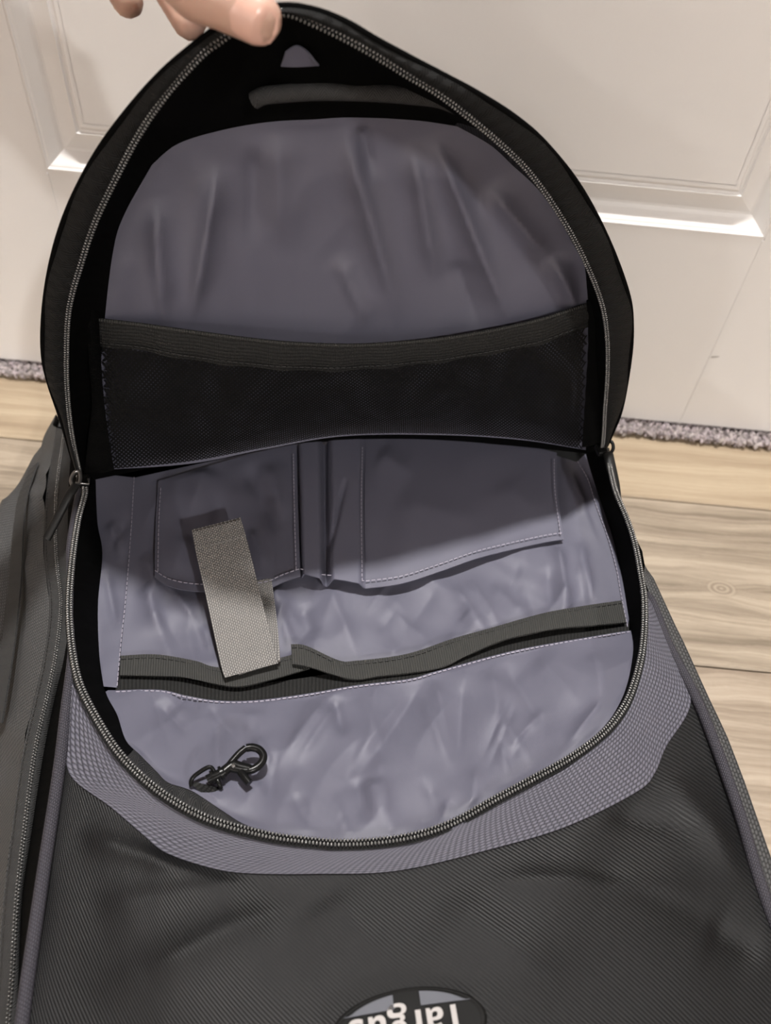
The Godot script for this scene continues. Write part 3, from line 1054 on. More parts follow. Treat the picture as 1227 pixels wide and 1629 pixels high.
	# bound lips of the slit pocket
	var a_top := curve(B([[192, 1043, 0.1605], [249, 1041, 0.1605], [310, 1051, 0.1610], [343, 1061, 0.1615], [400, 1062, 0.1620], [444, 1047, 0.1620], [490, 1036, 0.161]]), 60)
	var a_bot := curve(B([[190, 1074, 0.1600], [245, 1075, 0.1605], [290, 1077, 0.1610], [334, 1086, 0.1620], [378, 1092, 0.1630], [428, 1082, 0.1625], [493, 1063, 0.161]]), 60)
	put("ribbon_binding", loft(a_top, a_bot, 6, up, folded([[300, 1050, 330, 1090, 12, 0.0008]], 0.0006, 60.0), 0.0012), M.rib, bag, "dark ribbed ribbon edge of the slit pocket")
	var b_top := curve(B([[463, 1025, 0.1650], [487, 1027, 0.1650], [538, 1050, 0.1640], [567, 1051, 0.1640], [648, 1040, 0.1645], [720, 1016, 0.1650], [777, 1000, 0.1655], [862, 976, 0.1660], [927, 964, 0.1660], [989, 955, 0.1655]]), 120)
	var b_bot := curve(B([[465, 1056, 0.1650], [493, 1061, 0.1650], [559, 1080, 0.1645], [607, 1075, 0.1645], [697, 1063, 0.1650], [749, 1040, 0.1660], [805, 1017, 0.1670], [885, 1000, 0.1680], [940, 995, 0.1680], [997, 990, 0.1670]]), 120)
	put("ribbon_binding", loft(b_top, b_bot, 6, up, folded([[530, 1050, 545, 1075, 8, 0.0012], [720, 1020, 740, 1050, 10, 0.0010], [862, 975, 870, 1003, 8, 0.0010]], 0.0010, 60.0), 0.0012), M.rib, bag, "dark ribbed ribbon edge of the slit pocket")
	stitches("binding_stitching", shift(a_top, Vector3(0, 0.0004, 0.0024)), M.dark_thread, bag, 0.0036, 0.00030)
	stitches("binding_stitching", shift(b_top, Vector3(0, 0.0006, 0.0024)), M.dark_thread, bag, 0.0036, 0.00030)
	var c_bot_px := [[184, 1098, 0.1600], [253, 1097, 0.1600], [294, 1106, 0.1605], [343, 1114, 0.1610], [404, 1114, 0.1615], [485, 1104, 0.1620], [567, 1090, 0.1625], [650, 1080, 0.1630], [697, 1067, 0.1630], [805, 1038, 0.1635], [885, 1022, 0.1640], [1001, 1003, 0.1650]]
	var c_top_px := []
	for q in c_bot_px:
		c_top_px.append([q[0], q[1] - 26, q[2] - 0.005])
	put("ribbed_tape", loft(curve(B(c_top_px), 120), curve(B(c_bot_px), 120), 5, up, null, 0.0010), M.rib_dark, bag, "black ribbed tape along the lower lip")
	# front lining below the slit
	var d_top := curve(B(c_bot_px), 180)
	var low := []
	low.append([172, 1098, 0.1605])
	for i in range(5, 27):
		low.append(edge[i])
	low.append([1004, 1003, 0.166])
	low[1] = [168, 1104, 0.162]
	var d_bot := curve(B(low), 180)
	var f2 := [[521, 1110, 430, 1235, 14, 0.0030], [530, 1108, 548, 1172, 8, -0.0034], [676, 1080, 566, 1245, 16, -0.0030], [650, 1100, 545, 1235, 14, 0.0022], [566, 1235, 584, 1310, 12, -0.0030], [590, 1240, 600, 1300, 16, 0.0018], [690, 1080, 720, 1200, 14, 0.0024], [738, 1075, 730, 1210, 16, -0.0026],
		[800, 1050, 880, 1170, 18, -0.0032], [780, 1060, 800, 1180, 18, 0.0026], [850, 1045, 930, 1130, 18, 0.0026], [330, 1120, 380, 1180, 12, -0.0026], [300, 1120, 210, 1190, 22, 0.0026], [250, 1115, 300, 1170, 12, -0.0026], [420, 1240, 370, 1300, 22, 0.0020], [940, 1035, 960, 1120, 14, 0.0016], [400, 1125, 390, 1190, 18, 0.0016]]
	put("front_lining", loft(d_top, d_bot, 80, up, folded(f2 + creases_in(Rect2(200, 1050, 760, 230), 40, 32, 0.0022), 0.0022, 28.0, true, 0.0008)), M.lining, bag, "grey satin front lining with soft folds")
	stitches("hem_stitching", shift(d_top, Vector3(0, 0.0012, 0.0016)), M.thread, bag, 0.0030, 0.00042)

func build_flap() -> void:
	var fwd := Vector3(0, -LEAN, 1).normalized()
	var o_px := [[121, 752, 0.0], [98, 672, 0.0], [76, 605, 0.0], [68, 555, 0.0], [71, 485, 0.0], [84, 410, 0.0], [108, 335, 0.0], [150, 252, 0.0], [200, 182, 0.0], [258, 117, 0.0], [318, 66, 0.0], [345, 47, 0.0], [395, 22, 0.0], [450, 11, 0.0], [500, 17, 0.0], [550, 36, 0.0], [600, 65, 0.0], [650, 92, 0.0],
		[700, 118, 0.0], [760, 150, 0.0], [820, 188, 0.0], [870, 232, 0.0], [925, 302, 0.0], [970, 388, 0.0], [1000, 470, 0.0], [1006, 520, 0.0], [1003, 575, 0.0], [990, 650, 0.0], [975, 690, 0.0], [964, 714, 0.0]]
	var i_px := [[128, 754, 0.0], [115, 690, 0.0], [108, 630, 0.0], [106, 570, 0.0], [110, 490, 0.0], [130, 415, 0.0], [152, 350, 0.0], [185, 280, 0.0], [222, 210, 0.0], [266, 146, 0.0], [320, 86, 0.0], [346, 66, 0.0], [396, 32, 0.0], [450, 18, 0.0], [500, 36, 0.0], [550, 60, 0.0], [600, 88, 0.0], [648, 118, 0.0],
		[695, 146, 0.0], [745, 184, 0.0], [795, 226, 0.0], [840, 270, 0.0], [885, 332, 0.0], [925, 402, 0.0], [955, 475, 0.0], [965, 530, 0.0], [966, 590, 0.0], [962, 650, 0.0], [960, 690, 0.0], [958, 712, 0.0]]
	var n := 200
	var outer := curve(L(o_px), n)
	var inner := curve(L(i_px), n)
	# the shell: from the zip's edge back to the padded outer face
	var mid := Vector3(0, 0.30, -0.02)
	var rows := [outer]
	for q in [[0.988, 0.008], [0.955, 0.028], [0.91, 0.045], [0.84, 0.053]]:
		var c := PackedVector3Array()
		for p in outer:
			var pinched: float = lerpf(0.16, 1.0, smoothstep(0.012, 0.075, p.distance_to(outer[86])))
			var a: Vector3 = mid + (p - mid) * lerpf(1.0, q[0], smoothstep(0.15, 1.0, pinched))
			a.y = maxf(a.y, 0.196)
			c.append(a - Vector3(0, 0.4, 1) * q[1] * pinched)
		rows.append(c)
	var flap := put("flap", strips(rows, Vector3(0, 0.7, 0.3), 3), M.twill, bag, "lifted front flap lined in grey satin")
	var rim_back: PackedVector3Array = rows[4]
	var cap := [rim_back]
	for q in [0.985, 0.96, 0.92, 0.84, 0.6, 0.3, 0.05]:
		var c := PackedVector3Array()
		var hub := Vector3(0, 0.30, -0.075)
		for p in rim_back:
			var a: Vector3 = hub + (p - hub) * q
			a.z = hub.z - 0.004 + (p.z - hub.z) * pow(q, 16.0)
			a.y -= 0.010 * (1.0 - pow(q, 16.0)) * smoothstep(0.33, 0.42, p.y)
			c.append(a)
		cap.append(c)
	put("outer_face", strips(cap, -fwd, 2), M.twill, flap)
	var curl := func(s: float, t: float, _p: Vector3) -> float:
		return 0.0022 * sin(PI * t) + 0.0006 * sin(s * 70.0)
	put("flap_tape", loft(outer, inner, 6, fwd, curl), M.tape, flap)
	zip_teeth("flap_teeth", shift(inner, fwd * 0.0004), fwd, flap, 0.0016, 0.8)
	put("flap_edge_cord", tube(shift(outer, -fwd * 0.0008), 0.0013, 8), M.black, flap)
	# black gusset from the teeth back to the lining
	var arch_px := [[150, 748, 0.012], [156, 640, 0.022], [167, 505, 0.028], [180, 400, 0.032], [197, 343, 0.034], [242, 262, 0.036], [283, 229, 0.037], [354, 207, 0.038], [430, 194, 0.039], [500, 190, 0.039], [556, 187, 0.039], [640, 190, 0.039], [702, 197, 0.039], [769, 212, 0.038], [830, 250, 0.037],
		[886, 301, 0.035], [917, 358, 0.033], [932, 424, 0.030], [936, 490, 0.027], [938, 600, 0.020], [932, 716, 0.012]]
	var arch := curve(L(arch_px), n)
	var gusset_rows := [shift(inner, -fwd * 0.0006)]
	for q in [0.34, 0.7]:
		var c := PackedVector3Array()
		for i in n + 1:
			var p := inner[i].lerp(arch[i], q)
			c.append(p - fwd * 0.005 * sin(PI * q) + Vector3(0, 0.002 * sin(i * 0.31), 0.001 * sin(i * 0.7)))
		gusset_rows.append(c)
	gusset_rows.append(shift(arch, -fwd * 0.0004))
	put("flap_gusset", strips(gusset_rows, fwd, 4), M.black, flap)
	# bound seam across the top of the gusset, and the patch of lining that shows above it
	var welt := curve(L([[404, 160, 0.028], [418, 153, 0.0275], [440, 150, 0.027], [500, 146, 0.027], [580, 147, 0.027], [650, 152, 0.027], [706, 160, 0.027], [760, 186, 0.026]]), 60)
	put("seam_binding", tube(welt, 0.0036, 10, false, 1.0), M.side_tape, flap)
	var patch_top := curve(L([[455, 84, 0.012], [472, 74, 0.011], [488, 82, 0.012], [500, 98, 0.013]]), 12)
	var patch_bot := curve(L([[447, 106, 0.016], [468, 107, 0.016], [490, 106, 0.016], [508, 105, 0.016]]), 12)
	put("lining_patch", loft(patch_top, patch_bot, 5, fwd, null, 0.0006), M.lining, flap)
	# satin lining: a shallow bowl
	var side_l := curve(L(arch_px.slice(0, 6)), 80)
	var top := curve(L(arch_px.slice(5, 15)), 110)
	var side_r := curve(L(arch_px.slice(14, 21)), 80)
	side_l.reverse()
	var floor_line := curve(L([[150, 748, 0.012], [300, 738, 0.010], [420, 715, 0.010], [545, 694, 0.010], [700, 692, 0.010], [830, 700, 0.010], [932, 716, 0.012]]), 110)
	var falls := folded([[346, 262, 304, 530, 16, 0.0112], [246, 320, 262, 530, 14, 0.0083], [190, 400, 180, 500, 12, 0.0045], [548, 205, 640, 540, 22, 0.0105], [655, 230, 700, 480, 18, 0.0090], [690, 215, 815, 530, 20, 0.0112], [780, 300, 880, 420, 26, 0.0090], [880, 410, 925, 500, 16, 0.0090], [440, 210, 450, 420, 34, 0.0067],
		[540, 430, 590, 545, 12, 0.0045], [405, 230, 400, 420, 20, -0.0053], [575, 200, 596, 300, 10, -0.0060], [730, 430, 770, 545, 16, -0.0045]], 0.0025, 16.0, true, 0.0006)
	var bowl := func(s: float, t: float, p: Vector3) -> float:
		return -0.016 * sin(PI * s) * sin(PI * clampf(t, 0, 1)) + falls.call(s, t, p)
	put("flap_lining", coons(top, floor_line, side_l, side_r, fwd, bowl), M.lining, flap, "grey satin lining of the flap")
	var web := PackedVector3Array()
	for i in 111:
		var s := i / 110.0
		web.append(Vector3(lerpf(-0.176, 0.176, s), 0.172 - 0.016 * sin(PI * s), -0.012 - 0.045 * sin(PI * s)))
	var web_top := curve(L([[122, 748, 0.006], [150, 738, 0.014], [300, 732, 0.013], [420, 715, 0.013], [545, 694, 0.013], [700, 692, 0.013], [830, 698, 0.013], [926, 700, 0.014], [972, 698, 0.006]]), 110)
	put("hinge_web", loft(web_top, web, 6, fwd), M.black, flap)
	# net pocket with an elastic band along its upper edge
	var band_top := curve(L([[152, 508, 0.026], [230, 517, 0.022], [330, 531, 0.017], [440, 544, 0.013], [540, 549, 0.012], [610, 547, 0.012], [700, 539, 0.013], [780, 526, 0.016], [860, 508, 0.020], [935, 484, 0.025], [962, 478, 0.026]]), 100)
	var band_bot := curve(L([[154, 550, 0.025], [230, 559, 0.020], [300, 573, 0.015], [420, 587, 0.010], [520, 591, 0.009], [600, 587, 0.009], [700, 577, 0.010], [780, 564, 0.013], [860, 548, 0.017], [935, 520, 0.023], [962, 512, 0.025]]), 100)
	put("pocket_band", loft(band_top, band_bot, 6, fwd, func(s, t, _p): return 0.0006 * sin(s * 60.0) + 0.0014 * sin(PI * t), 0.0012), M.elastic, flap, "black elastic band of the net pocket")
	put("band_edge", tube(shift(band_top, fwd * 0.0002), 0.0011, 6), M.rib, flap)
	var line := PackedVector3Array()
	for i in 101:
		line.append(band_top[i].lerp(band_bot[i], 0.78) + fwd * 0.0018)
	stitches("band_stitching", line, M.dark_thread, flap, 0.0034, 0.0003)
	var net_top := curve(L([[158, 546, 0.025], [300, 572, 0.015], [420, 586, 0.010], [520, 590, 0.009], [600, 586, 0.009], [700, 576, 0.010], [780, 563, 0.013], [860, 547, 0.017], [934, 519, 0.023]]), 60)
	var net_bot := curve(L([[175, 746, 0.004], [300, 734, 0.002], [420, 712, 0.001], [545, 692, 0.001], [700, 690, 0.001], [830, 698, 0.002], [928, 714, 0.004]]), 60)
	put("net", net_mesh(net_top, net_bot, fwd), M.net, flap, "black net of the flap pocket")
	# black strips that close both ends of the pocket
	var ends := [
		[[[138, 470, 0.020], [140, 560, 0.018], [146, 640, 0.013], [140, 700, 0.006], [134, 752, 0.002]], [[157, 500, 0.024], [160, 560, 0.020], [166, 640, 0.013], [174, 700, 0.006], [182, 748, 0.001]]],
		[[[962, 470, 0.020], [966, 540, 0.016], [964, 620, 0.010], [958, 700, 0.002]], [[933, 478, 0.024], [936, 540, 0.020], [932, 620, 0.012], [926, 712, 0.001]]]]
	for e in ends:
		put("end_binding", loft(curve(L(e[0]), 40), curve(L(e[1]), 40), 6, fwd, func(s, t, _p): return 0.0016 * sin(PI * t) + 0.0005 * sin(s * 50.0), 0.001), M.black, flap)

func net_mesh(top: PackedVector3Array, bot: PackedVector3Array, fwd: Vector3) -> ArrayMesh:
	var wide := length_of(top)
	var high := 0.5 * (top[0].distance_to(bot[0]) + top[30].distance_to(bot[30]))
	var pitch := 0.0025
	var half := 0.00078
	var at := func(x: float, y: float) -> Vector3:
		var k := clampf(x / wide, 0, 1) * 60.0
		var i := mini(int(k), 59)
		var a := top[i].lerp(top[i + 1], k - i)
		var b := bot[i].lerp(bot[i + 1], k - i)
		var sag := 0.006 * sin(PI * y / high) * sin(PI * x / wide) + 0.0022 * sin(x * 70.0 + y * 40.0) * sin(PI * y / high)
		return a.lerp(b, y / high) + fwd * sag
	var pts := PackedVector3Array()
	var nor := PackedVector3Array()
	var uv := PackedVector2Array()
	var idx := PackedInt32Array()
	for dir in [1.0, -1.0]:
		var x0 := -high if dir > 0 else 0.0
		while x0 < (wide if dir > 0 else wide + high):
			var last := -1
			var steps := 16
			for k in steps + 1:
				var y := high * k / steps
				var x: float = x0 + dir * y
				if x < 0 or x > wide:
					last = -1
					continue
				var c: Vector3 = at.call(x, y)
				var side: Vector3 = (at.call(minf(x + 0.0005, wide), y) - at.call(maxf(x - 0.0005, 0), y)).normalized()
				pts.append(c - side * half + fwd * 0.0002 * dir)
				pts.append(c + side * half + fwd * 0.0002 * dir)
				nor.append(fwd)
				nor.append(fwd)
				uv.append(Vector2(0, y))
				uv.append(Vector2(1, y))
				var b := pts.size() - 2
				if last >= 0:
					idx.append_array([last, last + 1, b, last + 1, b + 1, b])
				last = b
			x0 += pitch
	return arrays(pts, nor, uv, idx)

func build_sliders() -> void:
	# left slider: bright body, ring and a hanging rubber pull
	var up := Vector3.UP
	var s1 := put("zipper_slider", rounded_box(Vector3(0.0075, 0.0042, 0.0095), 0.0012), M.metal, bag, "metal zip slider on the left")
	s1.position = on_bag(132, 765, 0.1915)
	var inv := Transform3D(Basis(), -s1.position)
	var ring := curve(B([[117, 776, 0.196], [113, 764, 0.197], [118, 752, 0.198], [126, 750, 0.198], [128, 760, 0.197], [126, 770, 0.196]]), 24)
	put("slider_ring", tube(xf(ring, inv), 0.0011, 8), M.bright, s1)
	put("slider_bar", tube(xf(B([[120, 768, 0.1965], [141, 770, 0.1955], [141, 762, 0.1955]]), inv), 0.0007, 8), M.bright, s1)
	var pa := B([[121, 772, 0.1965], [110, 788, 0.1950], [96, 815, 0.1890], [84, 838, 0.1830], [74, 857, 0.1780]])
	put("pull_tab", tube(xf(curve(pa, 20), inv), 0.0028, 10, false, 0.7), M.rubber, s1, "black rubber zip pull")
	var s2 := put("zipper_slider", rounded_box(Vector3(0.0075, 0.0042, 0.0095), 0.0012), M.metal, bag, "dark zip slider on the right")
	s2.position = on_bag(957, 716, 0.1905)
	inv = Transform3D(Basis(), -s2.position)
	var ring2 := curve(B([[958, 706, 0.193], [966, 700, 0.194], [974, 704, 0.194], [976, 713, 0.193], [972, 720, 0.192], [965, 721, 0.192]]), 24)
	put("slider_ring", tube(xf(ring2, inv), 0.0012, 8), M.metal, s2)
	var pb := B([[968, 722, 0.192], [973, 745, 0.189], [978, 770, 0.185], [981, 796, 0.180]])
	put("pull_tab", tube(xf(curve(pb, 20), inv), 0.0036, 10, false, 0.6), M.rubber, s2, "black rubber zip pull")

func xf(c: PackedVector3Array, t: Transform3D) -> PackedVector3Array:
	return t * c

func build_strap() -> void:
	var up := Vector3.UP
	# lower run comes out from under the pocket, folds back on itself and ends in a turned-up hem
	var ul := curve(B([[398, 925, 0.1645], [404, 975, 0.1645], [402, 1030, 0.1655], [380, 1072, 0.1670]]), 24)
	var ur := curve(B([[432, 920, 0.1645], [440, 980, 0.1645], [444, 1020, 0.1655], [446, 1050, 0.1670]]), 24)
	put("strap", loft(ul, ur, 4, up, null, 0.0012), M.strap, bag, "folded grey webbing strap")
	var o: MeshInstance3D = bag.get_child(bag.get_child_count() - 1)
	var cl := curve(B([[305, 843, 0.1860], [313, 885, 0.1830], [328, 950, 0.1770], [343, 1020, 0.1710], [353, 1064, 0.1690], [358, 1078, 0.1672]]), 40)
	var cr := curve(B([[383, 823, 0.1860], [396, 870, 0.1830], [412, 935, 0.1770], [428, 1000, 0.1710], [439, 1043, 0.1690], [443, 1055, 0.1672]]), 40)
	put("strap_end", loft(cl, cr, 6, up, null, 0.0014), M.strap, o)
	var hl := B([[306, 846, 0.1872], [312, 872, 0.1852]])
	var hr := B([[383, 826, 0.1872], [391, 852, 0.1852]])
	put("strap_hem", loft(curve(hl, 6), curve(hr, 6), 4, up, null, 0.0012), M.strap, o)

func build_clip() -> void:
	var y := 0.1815
	var root := Node3D.new()
	root.name = numbered("key_clip")
	root.position = on_bag(350, 1240, y)
	bag.add_child(root, true)
	root.set_meta("label", "black metal swivel clip for keys")
	var inv := Transform3D(Basis(), -root.position)
	var P := func(list: Array, n: int) -> PackedVector3Array:
		return xf(curve(B(list), n), inv)
	# webbing that holds the D-ring
	var wl: PackedVector3Array = P.call([[306, 1249, y + 0.001], [322, 1262, y - 0.001], [338, 1276, y - 0.003]], 10)
	var wr: PackedVector3Array = P.call([[312, 1243, y + 0.001], [334, 1252, y + 0.002], [352, 1258, y - 0.001]], 10)
	put("webbing_loop", loft(wl, wr, 4, Vector3.UP, null, 0.0015), M.rib_dark, root)
	var stub_l: PackedVector3Array = P.call([[322, 1262, y - 0.002], [346, 1284, y - 0.004]], 8)
	var stub_r: PackedVector3Array = P.call([[348, 1254, y], [366, 1262, y - 0.003]], 8)
	put("webbing_tail", loft(stub_l, stub_r, 4, Vector3.UP, null, 0.0015), M.black, root)
	var ring: PackedVector3Array = P.call([[305, 1251, y], [304, 1243, y + 0.001], [310, 1234, y + 0.002], [328, 1222, y + 0.0035], [336, 1221, y + 0.0035], [341, 1228, y + 0.0035], [348, 1245, y + 0.003], [352, 1254, y + 0.001]], 40)
	put("ring", tube(ring, 0.00105, 8), M.metal, root)
	# swivel barrel with two collars
	put("barrel", tube(P.call([[330, 1241, y + 0.003], [358, 1227, y + 0.004]], 6), 0.0024, 14), M.metal, root)
	put("collar", tube(P.call([[337, 1237, y + 0.003], [341, 1235, y + 0.0032]], 2), 0.0033, 16), M.metal, root)
	put("collar", tube(P.call([[350, 1231, y + 0.0038], [354, 1229, y + 0.0038]], 2), 0.0034, 16), M.metal, root)
	# body and hook
	put("clip_body", tube(P.call([[354, 1229, y + 0.004], [370, 1217, y + 0.004], [382, 1220, y + 0.004], [398, 1224, y + 0.004]], 14), 0.0024, 12, false, 0.9), M.metal, root)
	var hook: PackedVector3Array = P.call([[366, 1221, y + 0.004], [378, 1224, y + 0.004], [394, 1226, y + 0.004], [408, 1221, y + 0.004], [417, 1212, y + 0.004], [419, 1202, y + 0.004], [413, 1193, y + 0.004], [402, 1189, y + 0.004], [392, 1190, y + 0.004]], 60)
	put("hook", tube(hook, 0.00195, 12), M.metal, root)
	put("gate", tube(P.call([[391, 1190, y + 0.004], [381, 1198, y + 0.004], [371, 1209, y + 0.004], [362, 1220, y + 0.004]], 20), 0.0017, 10), M.metal, root)
	put("rivet", tube(P.call([[370, 1219, y + 0.0058], [374, 1217, y + 0.0062]], 2), 0.0012, 12), M.bright, root)
	put("trigger", tube(P.call([[383, 1228, y + 0.0045], [389, 1236, y + 0.005], [397, 1246, y + 0.005]], 10), 0.0019, 10), M.metal, root)

func build_badge() -> void:
	# oval rubber badge sewn on the front panel, its writing upside down to the viewer
	var root := Node3D.new()
	root.name = numbered("badge")
	var c := on_bag(652, 1634, 0.1935)
	root.position = c
	root.rotation = Vector3(0.02, 0, 0)
	bag.add_child(root, true)
	root.set_meta("label", "oval black badge with grey fields and letters")
	var rx := 0.0300
	var rz := 0.0127
	var pts := PackedVector3Array()
	var prof := [[1.0, -0.003], [1.0, 0.0008], [0.975, 0.0016], [0.93, 0.0016], [0.90, 0.0009], [0.5, 0.0010], [0.01, 0.0010]]
	for q in prof:
		for i in 65:
			var a := TAU * i / 64
			pts.append(Vector3(rx * q[0] * cos(a), q[1], rz * q[0] * sin(a)))
	put("badge_base", grid(pts, 64, prof.size() - 1, Vector3.UP), M.badge, root)
	# two grey fields beyond the letters
	for s in [-1.0, 1.0]:
		var top := PackedVector3Array()
		var bot := PackedVector3Array()
		for i in 13:
			var k := i / 12.0
			var x: float = s * lerpf(0.0052, 0.0245, k)
			var arc := -rz * 0.88 * sqrt(maxf(0, 1 - pow(x / (rx * 0.88), 2.0)))
			var base := -0.0062 + 0.0004 * k
			top.append(Vector3(x, 0.0018, minf(arc, base - 0.0002)))
			bot.append(Vector3(x, 0.0018, base))
		put("grey_field", loft(top, bot, 3, Vector3.UP, null, 0.0008), M.badge_grey, root)
	var font := SystemFont.new()
	font.font_names = PackedStringArray(["Droid Sans"])
	font.font_weight = 700
	var places := {"T": 0.0176, "a": 0.0098, "r": 0.0030, "g": -0.0042, "u": -0.0124, "s": -0.0200}
	for ch in places:
		var t := TextMesh.new()
		t.text = ch
		t.font = font
		t.font_size = 32
		t.pixel_size = 0.00039
		t.depth = 0.0006
		var l := put("letter", t, M.letters, root)
		l.transform = Transform3D(Basis(Vector3(-1.12, 0, 0), Vector3(0, 0, 1.0), Vector3(0, 1, 0)), Vector3(places[ch], 0.0015, -0.0006))

# ------------------------------------------------------------------ the hand
var chains := []      # each: [smoothing, [[a, b, ra, rb], ...]]; the first is the palm, wrist and forearm

func capsule(p: Vector3, a: Vector3, b: Vector3, ra: float, rb: float) -> float:
	var ab := b - a
	var t := clampf((p - a).dot(ab) / ab.length_squared(), 0, 1)
	return p.distance_to(a + ab * t) - lerpf(ra, rb, t)

func smin(a: float, b: float, k: float) -> float:
	var h := maxf(k - absf(a - b), 0.0) / k
	return minf(a, b) - h * h * k * 0.25

func body_distance(p: Vector3) -> float:
	var palm := 1e9
	var out := 1e9
	for i in chains.size():
		var d := 1e9
		for b in chains[i][1]:
			d = smin(d, capsule(p, b[0], b[1], b[2], b[3]), chains[i][0])
		if i == 0:
			palm = d
			out = d
		else:
			out = minf(out, smin(palm, d, 0.010))
	return out

func surface_nets(lo: Vector3, hi: Vector3, cell: float) -> ArrayMesh:
	var n := Vector3i(((hi - lo) / cell).ceil())
	var vals := {}
	var blk := 6
	var key := func(x: int, y: int, z: int) -> int:
		return (z * 2048 + y) * 2048 + x
	for bz in range(0, n.z, blk):
		for by in range(0, n.y, blk):
			for bx in range(0, n.x, blk):
				var mid := lo + (Vector3(bx, by, bz) + Vector3.ONE * blk * 0.5) * cell
				if absf(body_distance(mid)) > blk * cell * 0.95 + 0.004:
					continue
				for z in range(bz, bz + blk + 1):
					for y in range(by, by + blk + 1):
						for x in range(bx, bx + blk + 1):
							var k: int = key.call(x, y, z)
							if not vals.has(k):
								vals[k] = body_distance(lo + Vector3(x, y, z) * cell)
	var index := {}
	var pts := PackedVector3Array()
	var nor := PackedVector3Array()
	var uv := PackedVector2Array()
	var sy := 2048
	var sz := 2048 * 2048
	var corner := [0, 1, sy, sy + 1, sz, sz + 1, sz + sy, sz + sy + 1]
	for k in vals:
		var v := []
		var inside := 0
		for c in corner:
			var d = vals.get(k + c)
			if d == null:
				break
			v.append(d)
			if d < 0:
				inside += 1
		if v.size() < 8 or inside == 0 or inside == 8:
			continue
		var sum := Vector3.ZERO
		var cnt := 0
		for e in [[0, 1], [0, 2], [0, 4], [1, 3], [1, 5], [2, 3], [2, 6], [3, 7], [4, 5], [4, 6], [5, 7], [6, 7]]:
			var a: float = v[e[0]]
			var b: float = v[e[1]]
			if (a < 0) != (b < 0):
				var t := a / (a - b)
				var pa := Vector3(e[0] & 1, (e[0] >> 1) & 1, e[0] >> 2)
				var pb := Vector3(e[1] & 1, (e[1] >> 1) & 1, e[1] >> 2)
				sum += pa.lerp(pb, t)
				cnt += 1
		var kx: int = k % 2048
		var ky: int = (k / 2048) % 2048
		var kz: int = k / sz
		index[k] = pts.size()
		var p := lo + (Vector3(kx, ky, kz) + sum / cnt) * cell
		pts.append(p)
		var e := cell * 0.5
		nor.append(Vector3(body_distance(p + Vector3(e, 0, 0)) - body_distance(p - Vector3(e, 0, 0)), body_distance(p + Vector3(0, e, 0)) - body_distance(p - Vector3(0, e, 0)), body_distance(p + Vector3(0, 0, e)) - body_distance(p - Vector3(0, 0, e))).normalized())
		uv.append(Vector2(p.x, p.y))
	var idx := PackedInt32Array()
	for k in vals:
		var a: float = vals[k]
		for ax in 3:
			var step: int = [1, sy, sz][ax]
			var b = vals.get(k + step)
			if b == null or (a < 0) == (b < 0):
				continue
			var s1: int = [sy, sz, 1][ax]
			var s2: int = [sz, 1, sy][ax]
			var q := [index.get(k), index.get(k - s1), index.get(k - s1 - s2), index.get(k - s2)]
			if q.has(null):
				continue
			if a < 0:
				idx.append_array([q[0], q[2], q[1], q[0], q[3], q[2]])
			else:
				idx.append_array([q[0], q[1], q[2], q[0], q[2], q[3]])
	return arrays(pts, nor, uv, idx)

